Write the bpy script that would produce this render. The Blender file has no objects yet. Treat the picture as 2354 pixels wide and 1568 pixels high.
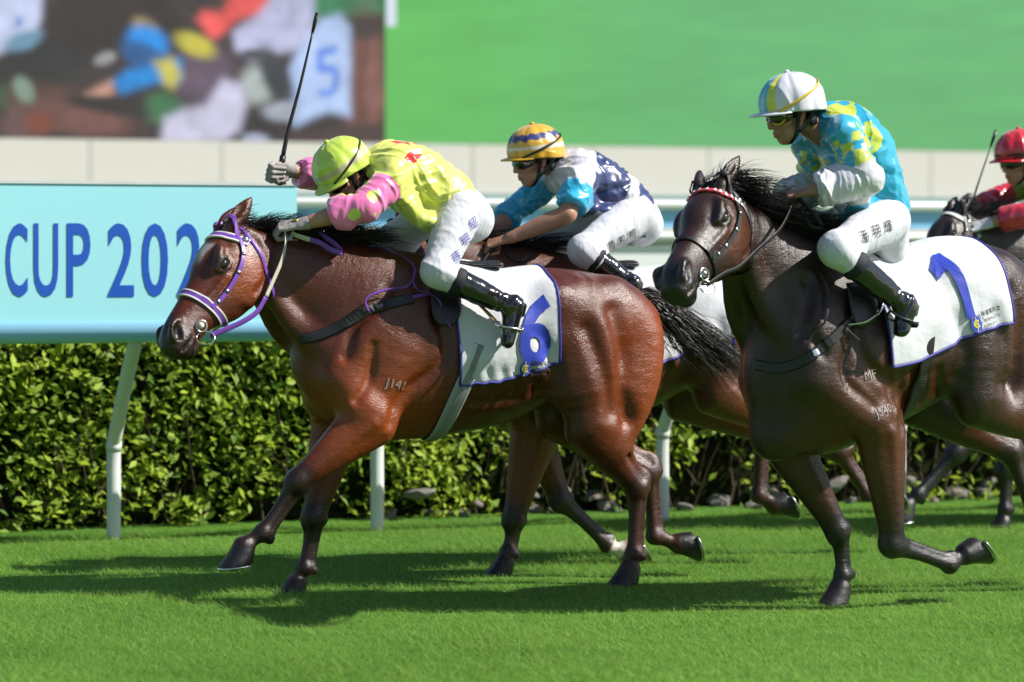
import bpy, bmesh, math, random
import numpy as np
from mathutils import Vector, Matrix

# ------------------------------------------------------------------ camera
FPX = 100.0 / 36.0 * 1024.0      # focal length in pixels of a 1024 wide frame
CAM_H, CAM_Y, V_H = 1.6, -13.25, 255.0
scn = bpy.context.scene
col = scn.collection
cam_d = bpy.data.cameras.new('camera')
cam = bpy.data.objects.new('camera', cam_d)
col.objects.link(cam)
cam.location = (0, CAM_Y, CAM_H)
cam.rotation_euler = (math.radians(90), 0, 0)
cam_d.lens = 100.0
cam_d.sensor_width = 36.0
cam_d.shift_y = -(341.0 - V_H) / 1024.0
cam_d.clip_end = 3000
cam_d.dof.use_dof = True
cam_d.dof.focus_distance = 13.2
cam_d.dof.aperture_fstop = 1.8
scn.camera = cam
# ------------------------------------------------------------------ light
SUN_EL, SUN_AZ = math.radians(42), math.radians(-9)   # azimuth from +X (right) towards the camera
sdir = Vector((math.cos(SUN_EL) * math.cos(SUN_AZ), math.cos(SUN_EL) * math.sin(SUN_AZ), math.sin(SUN_EL)))
world = bpy.data.worlds.new('World')
scn.world = world
world.use_nodes = True
_nt = world.node_tree
_sky = _nt.nodes.new('ShaderNodeTexSky')
_sky.sky_type = 'NISHITA'
_sky.sun_disc = False
_sky.sun_elevation = SUN_EL
_sky.sun_rotation = math.pi / 2 - SUN_AZ
_sky.air_density, _sky.dust_density, _sky.ozone_density = 1.0, 0.7, 1.0
_nt.links.new(_sky.outputs[0], _nt.nodes['Background'].inputs[0])
_nt.nodes['Background'].inputs[1].default_value = 0.08
sun_d = bpy.data.lights.new('sun', 'SUN')
sun_d.energy = 5.0
sun_d.angle = math.radians(0.55)
sun_d.color = (1.0, 0.955, 0.88)
sun = bpy.data.objects.new('sun', sun_d)
col.objects.link(sun)
sun.rotation_euler = sdir.to_track_quat('Z', 'Y').to_euler()
vs = scn.view_settings
vs.view_transform = 'Standard'
vs.look = 'None'
vs.exposure = 0.55
vs.gamma = 1.0
scn.cycles.max_bounces = 4
scn.cycles.diffuse_bounces = 2
scn.cycles.glossy_bounces = 2
scn.cycles.transparent_max_bounces = 6

# ------------------------------------------------------------------ placing helpers
K = 2353 / 1024.0                      # photo notes were taken on a 2353 px wide view


class Frame:
    """a thing's own frame: e1 forward, e2 its left (camera) side, e3 up"""

    def __init__(s, O, th):
        t = math.radians(th)
        s.O = np.array([O[0], O[1], O[2] if len(O) > 2 else 0.0])
        s.e1 = np.array([-math.cos(t), -math.sin(t), 0.0])
        s.e2 = np.array([math.sin(t), -math.cos(t), 0.0])
        s.rot = math.pi + t

    def P(s, x, y, l=0.0):
        d = np.array([(x / K - 512) / FPX, 1, -(y / K - V_H) / FPX])
        C = np.array([0, CAM_Y, CAM_H])
        t = ((s.O - C) @ s.e2 + l) / (d @ s.e2)
        p = C + t * d
        return np.array([(p - s.O) @ s.e1, l, p[2] - s.O[2]])

    def loc(s, p):
        q = np.asarray(p, float) - s.O
        return np.array([q @ s.e1, q @ s.e2, q[2]])

    def world(s, p):
        return s.O + p[0] * s.e1 + p[1] * s.e2 + np.array([0, 0, p[2]])


def at(x, y, Y):
    """point at depth Y seen at (x, y) of the 2353 px view"""
    D = Y - CAM_Y
    return np.array([(x / K - 512) / FPX * D, Y, CAM_H - (y / K - V_H) / FPX * D])


# ------------------------------------------------------------------ object helpers
def tag(o, label=None, cat=None, group=None, kind=None):
    if label: o['label'] = label
    if cat: o['category'] = cat
    if group: o['group'] = group
    if kind: o['kind'] = kind
    return o


def empty(name, loc=(0, 0, 0), rz=0.0):
    o = bpy.data.objects.new(name, None)
    o.empty_display_size = 0.2
    col.objects.link(o)
    o.location = [float(v) for v in loc]
    o.rotation_euler = (0, 0, rz)
    return o


def mesh_np(name, V, Fc, smooth=True):
    """V (n,3), Fc (m,3|4) integer array -> mesh datablock"""
    me = bpy.data.meshes.new(name)
    V = np.asarray(V, np.float32)
    Fc = np.asarray(Fc, np.int32)
    k = Fc.shape[1]
    me.vertices.add(len(V))
    me.vertices.foreach_set('co', V.ravel())
    me.loops.add(Fc.size)
    me.loops.foreach_set('vertex_index', Fc.ravel())
    me.polygons.add(len(Fc))
    me.polygons.foreach_set('loop_start', np.arange(0, Fc.size, k, dtype=np.int32))
    me.polygons.foreach_set('loop_total', np.full(len(Fc), k, np.int32))
    me.update(calc_edges=True)
    if smooth:
        me.polygons.foreach_set('use_smooth', np.ones(len(Fc), bool))
    me.validate()
    return me


def link(name, me, mat, parent=None):
    o = bpy.data.objects.new(name, me)
    col.objects.link(o)
    if mat is not None:
        for m in (mat if isinstance(mat, (list, tuple)) else [mat]):
            me.materials.append(m)
    if parent is not None:
        o.parent = parent
    return o


def set_col(me, C, name='Col'):
    a = me.color_attributes.new(name, 'FLOAT_COLOR', 'POINT')
    C = np.asarray(C, np.float32)
    if C.shape[1] == 3:
        C = np.concatenate([C, np.ones((len(C), 1), np.float32)], 1)
    a.data.foreach_set('color', C.ravel())


class MB:
    """collects polygons, builds one mesh object"""

    def __init__(s):
        s.v, s.f = [], []

    def add(s, V, Fc):
        n = len(s.v)
        s.v += [tuple(map(float, p)) for p in V]
        s.f += [tuple(int(i) + n for i in q) for q in Fc]
        return s

    def box(s, c, h, R=None):
        c = np.asarray(c, float)
        V = []
        for i in (-1, 1):
            for j in (-1, 1):
                for k in (-1, 1):
                    q = np.array([i * h[0], j * h[1], k * h[2]])
                    V.append(c + (R @ q if R is not None else q))
        return s.add(V, [(0, 1, 3, 2), (4, 6, 7, 5), (0, 4, 5, 1), (2, 3, 7, 6), (0, 2, 6, 4), (1, 5, 7, 3)])

    def tube(s, pts, r, n=10, side=None, cap=True):
        """round or flat tube: r = number, (a,b) or list; b is half width along `side`"""
        pts = [np.asarray(p, float) for p in pts]
        V, Fc = [], []
        m = len(pts)
        S = np.array(side if side is not None else (0.0, 0.0, 1.0), float)
        for i in range(m):
            T = pts[min(i + 1, m - 1)] - pts[max(i - 1, 0)]
            T = T / (np.linalg.norm(T) + 1e-9)
            if not isinstance(side, list) or side is None:
                Sb = S - (S @ T) * T
            if np.linalg.norm(Sb) < 1e-3:
                Sb = np.array([1.0, 0.02, 0]) - T[0] * T
            Sb = Sb / np.linalg.norm(Sb)
            Na = np.cross(T, Sb)
            if side is None:
                S = Sb
            rr = r[i] if isinstance(r, list) else r
            a, b = rr if isinstance(rr, tuple) else (rr, rr)
            for k in range(n):
                t = 2 * math.pi * k / n
                V.append(pts[i] + Na * a * math.cos(t) + Sb * b * math.sin(t))
        for i in range(m - 1):
            for k in range(n):
                Fc.append((i * n + k, i * n + (k + 1) % n, (i + 1) * n + (k + 1) % n, (i + 1) * n + k))
        if cap:
            Fc.append(tuple(range(n))[::-1])
            Fc.append(tuple((m - 1) * n + k for k in range(n)))
        return s.add(V, Fc)

    def build(s, name, mat, parent=None, smooth=True):
        me = bpy.data.meshes.new(name)
        me.from_pydata(s.v, [], s.f)
        me.update()
        if smooth:
            me.polygons.foreach_set('use_smooth', np.ones(len(me.polygons), bool))
        return link(name, me, mat, parent)


def spline(pts, n=6, closed=False):
    """Catmull-Rom through rows of pts (any width)"""
    A = np.array(pts, float)
    m = len(A)
    out = []
    for i in range(m - 1 if not closed else m):
        p1, p2 = A[i], A[(i + 1) % m]
        p0 = A[i - 1] if (i > 0 or closed) else 2 * p1 - p2
        p3 = A[(i + 2) % m] if (i + 2 < m or closed) else 2 * p2 - p1
        for k in range(n):
            t = k / n
            out.append(0.5 * (2 * p1 + (p2 - p0) * t + (2 * p0 - 5 * p1 + 4 * p2 - p3) * t * t + (3 * p1 - p0 - 3 * p2 + p3) * t ** 3))
    if not closed:
        out.append(A[-1])
    return np.array(out)


# ------------------------------------------------------------------ numpy value noise
def vnoise(Pn, seed=0):
    Pn = np.asarray(Pn, float)
    i = np.floor(Pn).astype(np.int64)
    f = Pn - i
    f = f * f * (3 - 2 * f)
    r = 0
    for dx in (0, 1):
        for dy in (0, 1):
            for dz in (0, 1):
                h = ((i[:, 0] + dx) * 374761393 + (i[:, 1] + dy) * 668265263 + (i[:, 2] + dz) * 2147483647 + seed * 974711) & 0x7fffffff
                h = ((h ^ (h >> 13)) * 1274126177) & 0x7fffffff
                h = (h ^ (h >> 16)) & 0xffff
                w = (f[:, 0] if dx else 1 - f[:, 0]) * (f[:, 1] if dy else 1 - f[:, 1]) * (f[:, 2] if dz else 1 - f[:, 2])
                r = r + w * (h / 65535.0)
    return r * 2 - 1


# ------------------------------------------------------------------ implicit bodies
class Field:
    """signed-distance body grown from tapering limbs, meshed as one surface"""

    def __init__(s, lo, hi, h):
        s.lo = np.array(lo, float)
        s.h = h
        s.n = np.ceil((np.array(hi) - s.lo) / h).astype(int) + 1
        s.F = np.full(s.n, 0.3, np.float32)
        s.ax = [s.lo[i] + h * np.arange(s.n[i]) for i in range(3)]

    def _sl(s, mn, mx):
        a = np.clip(np.floor((mn - s.lo) / s.h).astype(int), 0, s.n)
        b = np.clip(np.ceil((mx - s.lo) / s.h).astype(int) + 1, 0, s.n)
        return tuple(slice(i, j) for i, j in zip(a, b))

    def limb(s, nodes, k=0.04, sub=4, op='u', side=(0, 1, 0), cap=1.0, pad=0.03):
        """nodes: (P, a, b) a = in-plane radius, b = radius along side"""
        A = spline([list(p) + [a, b] for p, a, b in nodes], sub) if len(nodes) > 1 else np.array([list(nodes[0][0]) + list(nodes[0][1:])] * 2)
        A[:, 3:] = np.maximum(A[:, 3:], 0.002)
        side = np.asarray(side, float)
        rm = A[:, 3:].max() + k + pad
        mn, mx = A[:, :3].min(0) - rm, A[:, :3].max(0) + rm
        sl = s._sl(mn, mx)
        o = [q.start for q in sl]
        shp = tuple(q.stop - q.start for q in sl)
        if min(shp) <= 0:
            return
        D = np.full(shp, 0.3, np.float32)
        for i in range(len(A) - 1):
            a0, a1 = A[i], A[i + 1]
            r = max(a0[3:].max(), a1[3:].max()) + k + pad
            s2 = s._sl(np.minimum(a0[:3], a1[:3]) - r, np.maximum(a0[:3], a1[:3]) + r)
            if min(q.stop - q.start for q in s2) <= 0:
                continue
            X = (s.ax[0][s2[0]] - a0[0]).astype(np.float32)[:, None, None]
            Y = (s.ax[1][s2[1]] - a0[1]).astype(np.float32)[None, :, None]
            Z = (s.ax[2][s2[2]] - a0[2]).astype(np.float32)[None, None, :]
            d = a1[:3] - a0[:3]
            L = np.linalg.norm(d)
            if L < 1e-6:
                d = np.array([0, 0, 1e-6]); L = 1e-6
            T = d / L
            Sb = side - (side @ T) * T
            if np.linalg.norm(Sb) < 0.05:
                Sb = np.array([0.3, 0, 1.0]) - (np.array([0.3, 0, 1.0]) @ T) * T
            Sb = Sb / np.linalg.norm(Sb)
            Na = np.cross(T, Sb)
            tt = X * T[0] + Y * T[1] + Z * T[2]
            t = np.clip(tt / L, 0, 1)
            xt = tt - t * L
            xa = X * Na[0] + Y * Na[1] + Z * Na[2]
            xb = X * Sb[0] + Y * Sb[1] + Z * Sb[2]
            ra = a0[3] + t * (a1[3] - a0[3])
            rb = a0[4] + t * (a1[4] - a0[4])
            rc = np.minimum(ra, rb) * cap
            qa, qb, qc = xa / ra, xb / rb, xt / rc
            k0 = np.sqrt(qa * qa + qb * qb + qc * qc)
            k1 = np.sqrt((qa / ra) ** 2 + (qb / rb) ** 2 + (qc / rc) ** 2) + 1e-4
            dd = np.where(k0 < 0.02, -np.minimum(ra, rb), k0 * (k0 - 1) / k1)
            s3 = tuple(slice(q.start - oo, q.stop - oo) for q, oo in zip(s2, o))
            D[s3] = np.minimum(D[s3], dd)
        s.mix(sl, D, k, op)

    def mix(s, sl, D, k, op='u'):
        F = s.F[sl]
        if op == 'u':
            h = np.maximum(k - np.abs(F - D), 0) / k
            s.F[sl] = np.minimum(F, D) - h * h * (k * 0.25)
        else:
            h = np.maximum(k - np.abs(F + D), 0) / k
            s.F[sl] = np.maximum(F, -D) + h * h * (k * 0.25)

    def ball(s, p, r, k=0.03, op='u', side=(0, 1, 0), axis=(1, 0, 0)):
        """ellipsoid r = (along axis, in-plane, along side)"""
        p = np.array(p, float)
        T = np.array(axis, float); T /= np.linalg.norm(T)
        Sb = np.array(side, float); Sb -= (Sb @ T) * T; Sb /= np.linalg.norm(Sb)
        Na = np.cross(T, Sb)
        m = max(r) + k + 0.02
        sl = s._sl(p - m, p + m)
        if min(q.stop - q.start for q in sl) <= 0:
            return
        X = (s.ax[0][sl[0]] - p[0])[:, None, None]; Y = (s.ax[1][sl[1]] - p[1])[None, :, None]; Z = (s.ax[2][sl[2]] - p[2])[None, None, :]
        q = [(X * e[0] + Y * e[1] + Z * e[2]) for e in (T, Na, Sb)]
        k0 = np.sqrt(sum((a / b) ** 2 for a, b in zip(q, r)))
        k1 = np.sqrt(sum((a / b / b) ** 2 for a, b in zip(q, r))) + 1e-4
        D = np.where(k0 < 0.02, -min(r), k0 * (k0 - 1) / k1).astype(np.float32)
        s.mix(sl, D, k, op)

    def plane_cut(s, p, nrm, R, k=0.006):
        """remove what lies beyond the plane (side of nrm) within R of p"""
        p = np.array(p, float); nrm = np.array(nrm, float); nrm /= np.linalg.norm(nrm)
        sl = s._sl(p - R, p + R)
        X = (s.ax[0][sl[0]] - p[0])[:, None, None]; Y = (s.ax[1][sl[1]] - p[1])[None, :, None]; Z = (s.ax[2][sl[2]] - p[2])[None, None, :]
        D = (X * nrm[0] + Y * nrm[1] + Z * nrm[2]).astype(np.float32)
        rr = np.sqrt(X * X + Y * Y + Z * Z)
        D = np.where(rr < R, D, -0.3)
        F = s.F[sl]
        h = np.maximum(k - np.abs(F - D), 0) / k
        s.F[sl] = np.maximum(F, D) + h * h * (k * 0.25)

    def sample(s, Q):
        """trilinear value of the field at points"""
        g = (np.asarray(Q) - s.lo) / s.h
        g = np.clip(g, 0, np.array(s.n) - 1.001)
        i = g.astype(int); f = g - i
        r = 0
        for dx in (0, 1):
            for dy in (0, 1):
                for dz in (0, 1):
                    w = (f[:, 0] if dx else 1 - f[:, 0]) * (f[:, 1] if dy else 1 - f[:, 1]) * (f[:, 2] if dz else 1 - f[:, 2])
                    r = r + w * s.F[i[:, 0] + dx, i[:, 1] + dy, i[:, 2] + dz]
        return r

    def grad(s, Q, e=None):
        e = e or s.h
        Q = np.asarray(Q, float)
        G = np.stack([s.sample(Q + d) - s.sample(Q - d) for d in np.eye(3) * e], 1)
        return G / (np.linalg.norm(G, axis=1, keepdims=True) + 1e-9)

    def snap(s, Q, off=0.0, it=6):
        """move points onto the surface (plus offset)"""
        Q = np.array(Q, float)
        for _ in range(it):
            Q = Q - (np.clip(s.sample(Q) - off, -0.05, 0.05))[:, None] * s.grad(Q)
        return Q

    def cast(s, Q, d, off=0.0, n=220, step=0.004):
        """march from outside points Q along d until the field drops to off"""
        Q = np.array(Q, float); d = np.asarray(d, float)
        done = np.zeros(len(Q), bool)
        for _ in range(n):
            v = s.sample(Q) - off
            done |= v <= 0.0005
            stp = np.where(done, 0, np.clip(v * 0.7, 0.0005, 0.03))
            Q = Q + stp[:, None] * d
        return Q, done

    def mesh(s, smooth=2, iso=0.0):
        F = s.F - iso
        F[0] = F[-1] = 0.3; F[:, 0] = F[:, -1] = 0.3; F[:, :, 0] = F[:, :, -1] = 0.3
        neg = F < 0
        nx, ny, nz = F.shape
        c = np.zeros((nx - 1, ny - 1, nz - 1), np.int8)
        for dx in (0, 1):
            for dy in (0, 1):
                for dz in (0, 1):
                    c += neg[dx:nx - 1 + dx, dy:ny - 1 + dy, dz:nz - 1 + dz]
        ci = np.argwhere((c > 0) & (c < 8))
        N = len(ci)
        idm = np.full(c.shape, -1, np.int32)
        idm[ci[:, 0], ci[:, 1], ci[:, 2]] = np.arange(N)
        offs = [(dx, dy, dz) for dx in (0, 1) for dy in (0, 1) for dz in (0, 1)]
        val = np.stack([F[ci[:, 0] + o[0], ci[:, 1] + o[1], ci[:, 2] + o[2]] for o in offs], 1)
        acc = np.zeros((N, 3)); cnt = np.zeros(N)
        for i in range(8):
            for j in range(i + 1, 8):
                oi, oj = np.array(offs[i]), np.array(offs[j])
                if np.abs(oi - oj).sum() != 1:
                    continue
                va, vb = val[:, i], val[:, j]
                m = (va < 0) != (vb < 0)
                t = np.where(m, va / np.where(m, va - vb, 1), 0)
                acc += m[:, None] * (oi + t[:, None] * (oj - oi))
                cnt += m
        V = s.lo + s.h * (ci + acc / cnt[:, None])
        quads = []
        for ax in range(3):
            sl0 = [slice(1, -1)] * 3; sl1 = [slice(1, -1)] * 3
            sl0[ax] = slice(0, -1); sl1[ax] = slice(1, None)
            a, b = neg[tuple(sl0)], neg[tuple(sl1)]
            e = np.argwhere(a != b)
            if not len(e):
                continue
            base = e.copy()
            o1, o2 = [(1, 2), (2, 0), (0, 1)][ax]
            for q in (o1, o2):
                base[:, q] += 1
            flip = a[e[:, 0], e[:, 1], e[:, 2]]
            g = []
            for d1, d2 in ((-1, -1), (0, -1), (0, 0), (-1, 0)):
                p = base.copy(); p[:, o1] += d1; p[:, o2] += d2
                g.append(idm[p[:, 0], p[:, 1], p[:, 2]])
            g = np.stack(g, 1)
            g[~flip] = g[~flip][:, ::-1]
            quads.append(g)
        Q = np.concatenate(quads)
        Q = Q[(Q >= 0).all(1)]
        # keep the largest connected piece(s)
        for _ in range(smooth):
            V = lap(V, Q, 0.5)
        return V, Q


def lap(V, Q, w):
    k = Q.shape[1]
    a = np.concatenate([Q[:, i] for i in range(k)] + [Q[:, (i + 1) % k] for i in range(k)])
    b = np.concatenate([Q[:, (i + 1) % k] for i in range(k)] + [Q[:, i] for i in range(k)])
    n = np.bincount(a, minlength=len(V)).astype(float)
    M = np.stack([np.bincount(a, weights=V[b, i], minlength=len(V)) for i in range(3)], 1)
    n[n == 0] = 1
    return V + w * (M / n[:, None] - V)


def sstep(x, a, b):
    t = np.clip((x - a) / (b - a), 0, 1)
    return t * t * (3 - 2 * t)

# ------------------------------------------------------------------ materials
def new_mat(name):
    m = bpy.data.materials.new(name)
    m.use_nodes = True
    nt = m.node_tree
    b = nt.nodes['Principled BSDF']
    return m, nt, b


def setp(b, **kw):
    names = {'col': 'Base Color', 'rough': 'Roughness', 'metal': 'Metallic', 'spec': 'Specular IOR Level', 'coat': 'Coat Weight', 'coatr': 'Coat Roughness', 'sheen': 'Sheen Weight', 'sheenr': 'Sheen Roughness', 'trans': 'Transmission Weight', 'sss': 'Subsurface Weight', 'aniso': 'Anisotropic', 'emc': 'Emission Color', 'em': 'Emission Strength', 'alpha': 'Alpha', 'ior': 'IOR'}
    for k, v in kw.items():
        if k in ('col', 'emc') and len(v) == 3:
            v = (*v, 1)
        b.inputs[names[k]].default_value = v


def nz(nt, scale, detail=3, rough=.5, dist=0.0, co='Object', stretch=None):
    tc = nt.nodes.new('ShaderNodeTexCoord')
    n = nt.nodes.new('ShaderNodeTexNoise')
    n.inputs['Scale'].default_value = scale
    n.inputs['Detail'].default_value = detail
    n.inputs['Roughness'].default_value = rough
    n.inputs['Distortion'].default_value = dist
    if stretch:
        mp = nt.nodes.new('ShaderNodeMapping')
        mp.inputs['Scale'].default_value = stretch
        nt.links.new(tc.outputs[co], mp.inputs[0])
        nt.links.new(mp.outputs[0], n.inputs['Vector'])
    else:
        nt.links.new(tc.outputs[co], n.inputs['Vector'])
    return n


def ramp(nt, src, stops):
    r = nt.nodes.new('ShaderNodeValToRGB')
    el = r.color_ramp.elements
    while len(el) < len(stops):
        el.new(.5)
    for e, (p, c) in zip(el, stops):
        e.position = p
        e.color = (*c, 1) if len(c) == 3 else c
    nt.links.new(src, r.inputs[0])
    return r


def bump(nt, b, srcs, dist=.01, strength=1.0):
    prev = None
    for src, st, ds in srcs:
        bm = nt.nodes.new('ShaderNodeBump')
        bm.inputs['Strength'].default_value = st
        bm.inputs['Distance'].default_value = ds
        nt.links.new(src, bm.inputs['Height'])
        if prev:
            nt.links.new(prev.outputs[0], bm.inputs['Normal'])
        prev = bm
    nt.links.new(prev.outputs[0], b.inputs['Normal'])


def mat_plain(name, colr, rough=.5, metal=0., spec=.5, coat=0., var=.0, vscale=20, bumps=None, sss=0.0, sheen=0.):
    m, nt, b = new_mat(name)
    setp(b, col=colr, rough=rough, metal=metal, spec=spec, coat=coat, sheen=sheen)
    if sss:
        setp(b, sss=sss)
        b.inputs['Subsurface Radius'].default_value = (.012, .005, .003)
        b.inputs['Subsurface Scale'].default_value = 1.0
    if var:
        n = nz(nt, vscale, 4)
        r = ramp(nt, n.outputs[0], [(.3, [c * (1 - var) for c in colr]), (.7, [min(1, c * (1 + var)) for c in colr])])
        nt.links.new(r.outputs[0], b.inputs['Base Color'])
    if bumps:
        bump(nt, b, [(nz(nt, sc, 3, stretch=stx).outputs[0], st, ds) for sc, st, ds, stx in bumps])
    return m


def mat_coat(name, rough=.32, spec=.50):
    """short wet horse coat: colour from the mesh, fine lengthwise hair relief, veins"""
    m, nt, b = new_mat(name)
    a = nt.nodes.new('ShaderNodeAttribute')
    a.attribute_name = 'Col'
    n1 = nz(nt, 60, 4, .6, stretch=(1, .6, 2.6))
    mx = nt.nodes.new('ShaderNodeMix'); mx.data_type = 'RGBA'; mx.blend_type = 'MULTIPLY'
    mx.inputs[0].default_value = 1
    r = ramp(nt, n1.outputs[0], [(.25, (.72, .72, .72)), (.75, (1.2, 1.2, 1.2))])
    nt.links.new(a.outputs[0], mx.inputs[6]); nt.links.new(r.outputs[0], mx.inputs[7])
    nt.links.new(mx.outputs[2], b.inputs['Base Color'])
    n2 = nz(nt, 7, 3)
    rr = ramp(nt, n2.outputs[0], [(.3, (rough - .09,) * 3), (.7, (rough + .14,) * 3)])
    nt.links.new(rr.outputs[0], b.inputs['Roughness'])
    setp(b, spec=spec)
    n3 = nz(nt, 170, 3, .6, stretch=(.5, .5, 1.6))
    n4 = nz(nt, 22, 3, .55, stretch=(.7, .7, 1.8))
    n5 = nz(nt, 6.5, 3, .5, .6)
    # raised veins: warped cell edges, only here and there
    tc = nt.nodes.new('ShaderNodeTexCoord')
    wn = nz(nt, 5, 3)
    ad = nt.nodes.new('ShaderNodeVectorMath'); ad.operation = 'MULTIPLY_ADD'
    ad.inputs[1].default_value = (.22, .22, .22)
    nt.links.new(wn.outputs['Color'], ad.inputs[0]); nt.links.new(tc.outputs['Object'], ad.inputs[2])
    vo = nt.nodes.new('ShaderNodeTexVoronoi'); vo.feature = 'DISTANCE_TO_EDGE'; vo.inputs['Scale'].default_value = 6.5
    nt.links.new(ad.outputs[0], vo.inputs['Vector'])
    vr = ramp(nt, vo.outputs['Distance'], [(0, (1, 1, 1)), (.028, (0, 0, 0))])
    vm = ramp(nt, nz(nt, 3.2, 2).outputs[0], [(.50, (0, 0, 0)), (.62, (1, 1, 1))])
    vx = nt.nodes.new('ShaderNodeMath'); vx.operation = 'MULTIPLY'
    nt.links.new(vr.outputs[0], vx.inputs[0]); nt.links.new(vm.outputs[0], vx.inputs[1])
    bump(nt, b, [(vx.outputs[0], .14, .004), (n5.outputs[0], .22, .02), (n4.outputs[0], .5, .0055), (n3.outputs[0], .75, .0029)])
    return m


def mat_vcol(name, rough=.5, spec=.5, sheen=0., bumps=None, metal=0., attr='Col', coat=0., em=0.):
    m, nt, b = new_mat(name)
    a = nt.nodes.new('ShaderNodeAttribute')
    a.attribute_name = attr
    nt.links.new(a.outputs[0], b.inputs['Base Color'])
    setp(b, rough=rough, spec=spec, sheen=sheen, metal=metal, coat=coat)
    if em:
        nt.links.new(a.outputs[0], b.inputs['Emission Color'])
        setp(b, em=em)
    if bumps:
        bump(nt, b, [(nz(nt, sc, 3, stretch=stx).outputs[0], st, ds) for sc, st, ds, stx in bumps])
    return m

def ridged(nt, scale, stretch, detail=2, dist=.6):
    """crease height: 1 - |2 noise - 1|"""
    n = nz(nt, scale, detail, .5, dist, stretch=stretch)
    return ramp(nt, n.outputs[0], [(.30, (0, 0, 0)), (.5, (1, 1, 1)), (.70, (0, 0, 0))])


def mat_satin():
    m, nt, b = new_mat('satin')
    a = nt.nodes.new('ShaderNodeAttribute'); a.attribute_name = 'Col'
    nt.links.new(a.outputs[0], b.inputs['Base Color'])
    setp(b, rough=.28, spec=.9, sheen=.3, sheenr=.4)
    n1 = ridged(nt, 5, (1, .5, .8), 2, .9); n2 = ridged(nt, 11, (.6, 1, 1), 2, .7); n3 = nz(nt, 900, 1)
    bump(nt, b, [(n1.outputs[0], .55, .010), (n2.outputs[0], .25, .003), (n3.outputs[0], .05, .0005)])
    return m


def mat_breech():
    m, nt, b = new_mat('white_breeches')
    setp(b, col=(.56, .57, .62), rough=.55, spec=.3, sheen=.15)
    n1 = ridged(nt, 7, (1, .5, .6), 2, .7); n2 = ridged(nt, 18, (1, 1, .5), 2, .6); n3 = nz(nt, 900, 1)
    bump(nt, b, [(n1.outputs[0], .45, .007), (n2.outputs[0], .45, .0025), (n3.outputs[0], .15, .0004)])
    return m


M_breech = mat_breech()
M_satin_v = mat_satin()
M_skin = mat_vcol('skin', rough=.45, spec=.45, bumps=[(140, .25, .0012, None), (30, .15, .003, None)])
M_boot = mat_plain('black_patent_boot', (.009, .009, .010), rough=.13, spec=.75, coat=.5, bumps=[(34, .35, .005, None)])
M_black = mat_plain('black_strap', (.010, .010, .011), rough=.45)
M_navycloth = mat_plain('navy_boot_top', (.010, .011, .018), rough=.75)
M_lens = mat_plain('dark_lens', (.006, .006, .007), rough=.06, spec=.8, coat=.4)
M_gold = mat_plain('gold_badge', (.55, .38, .05), rough=.35, metal=.7)
M_glove = mat_plain('grey_glove', (.33, .30, .29), rough=.7, spec=.3, var=.12, vscale=40, bumps=[(90, .5, .002, None)])
M_yellowstrap = mat_plain('yellow_strap', (.62, .42, .02), rough=.45)

# ------------------------------------------------------------------ horses
class Head:
    def __init__(s, poll, muzz, roll=0.0, L=0.63):
        x = np.array(muzz, float) - np.array(poll, float)
        s.s = np.linalg.norm(x) / L
        x /= np.linalg.norm(x)
        y = np.array([0, 1.0, 0]); y -= (y @ x) * x; y /= np.linalg.norm(y)
        z = np.cross(x, y)
        c, q = math.cos(roll), math.sin(roll)
        s.x, s.y, s.z = x, y * c + z * q, z * c - y * q
        s.o = np.array(poll, float)
    def __call__(s, x, y, z):
        return s.o + s.s * (x * s.x + y * s.y + z * s.z)
    def inv(s, Q):
        q = (np.asarray(Q) - s.o) / s.s
        return np.stack([q @ s.x, q @ s.y, q @ s.z], 1)


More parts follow.
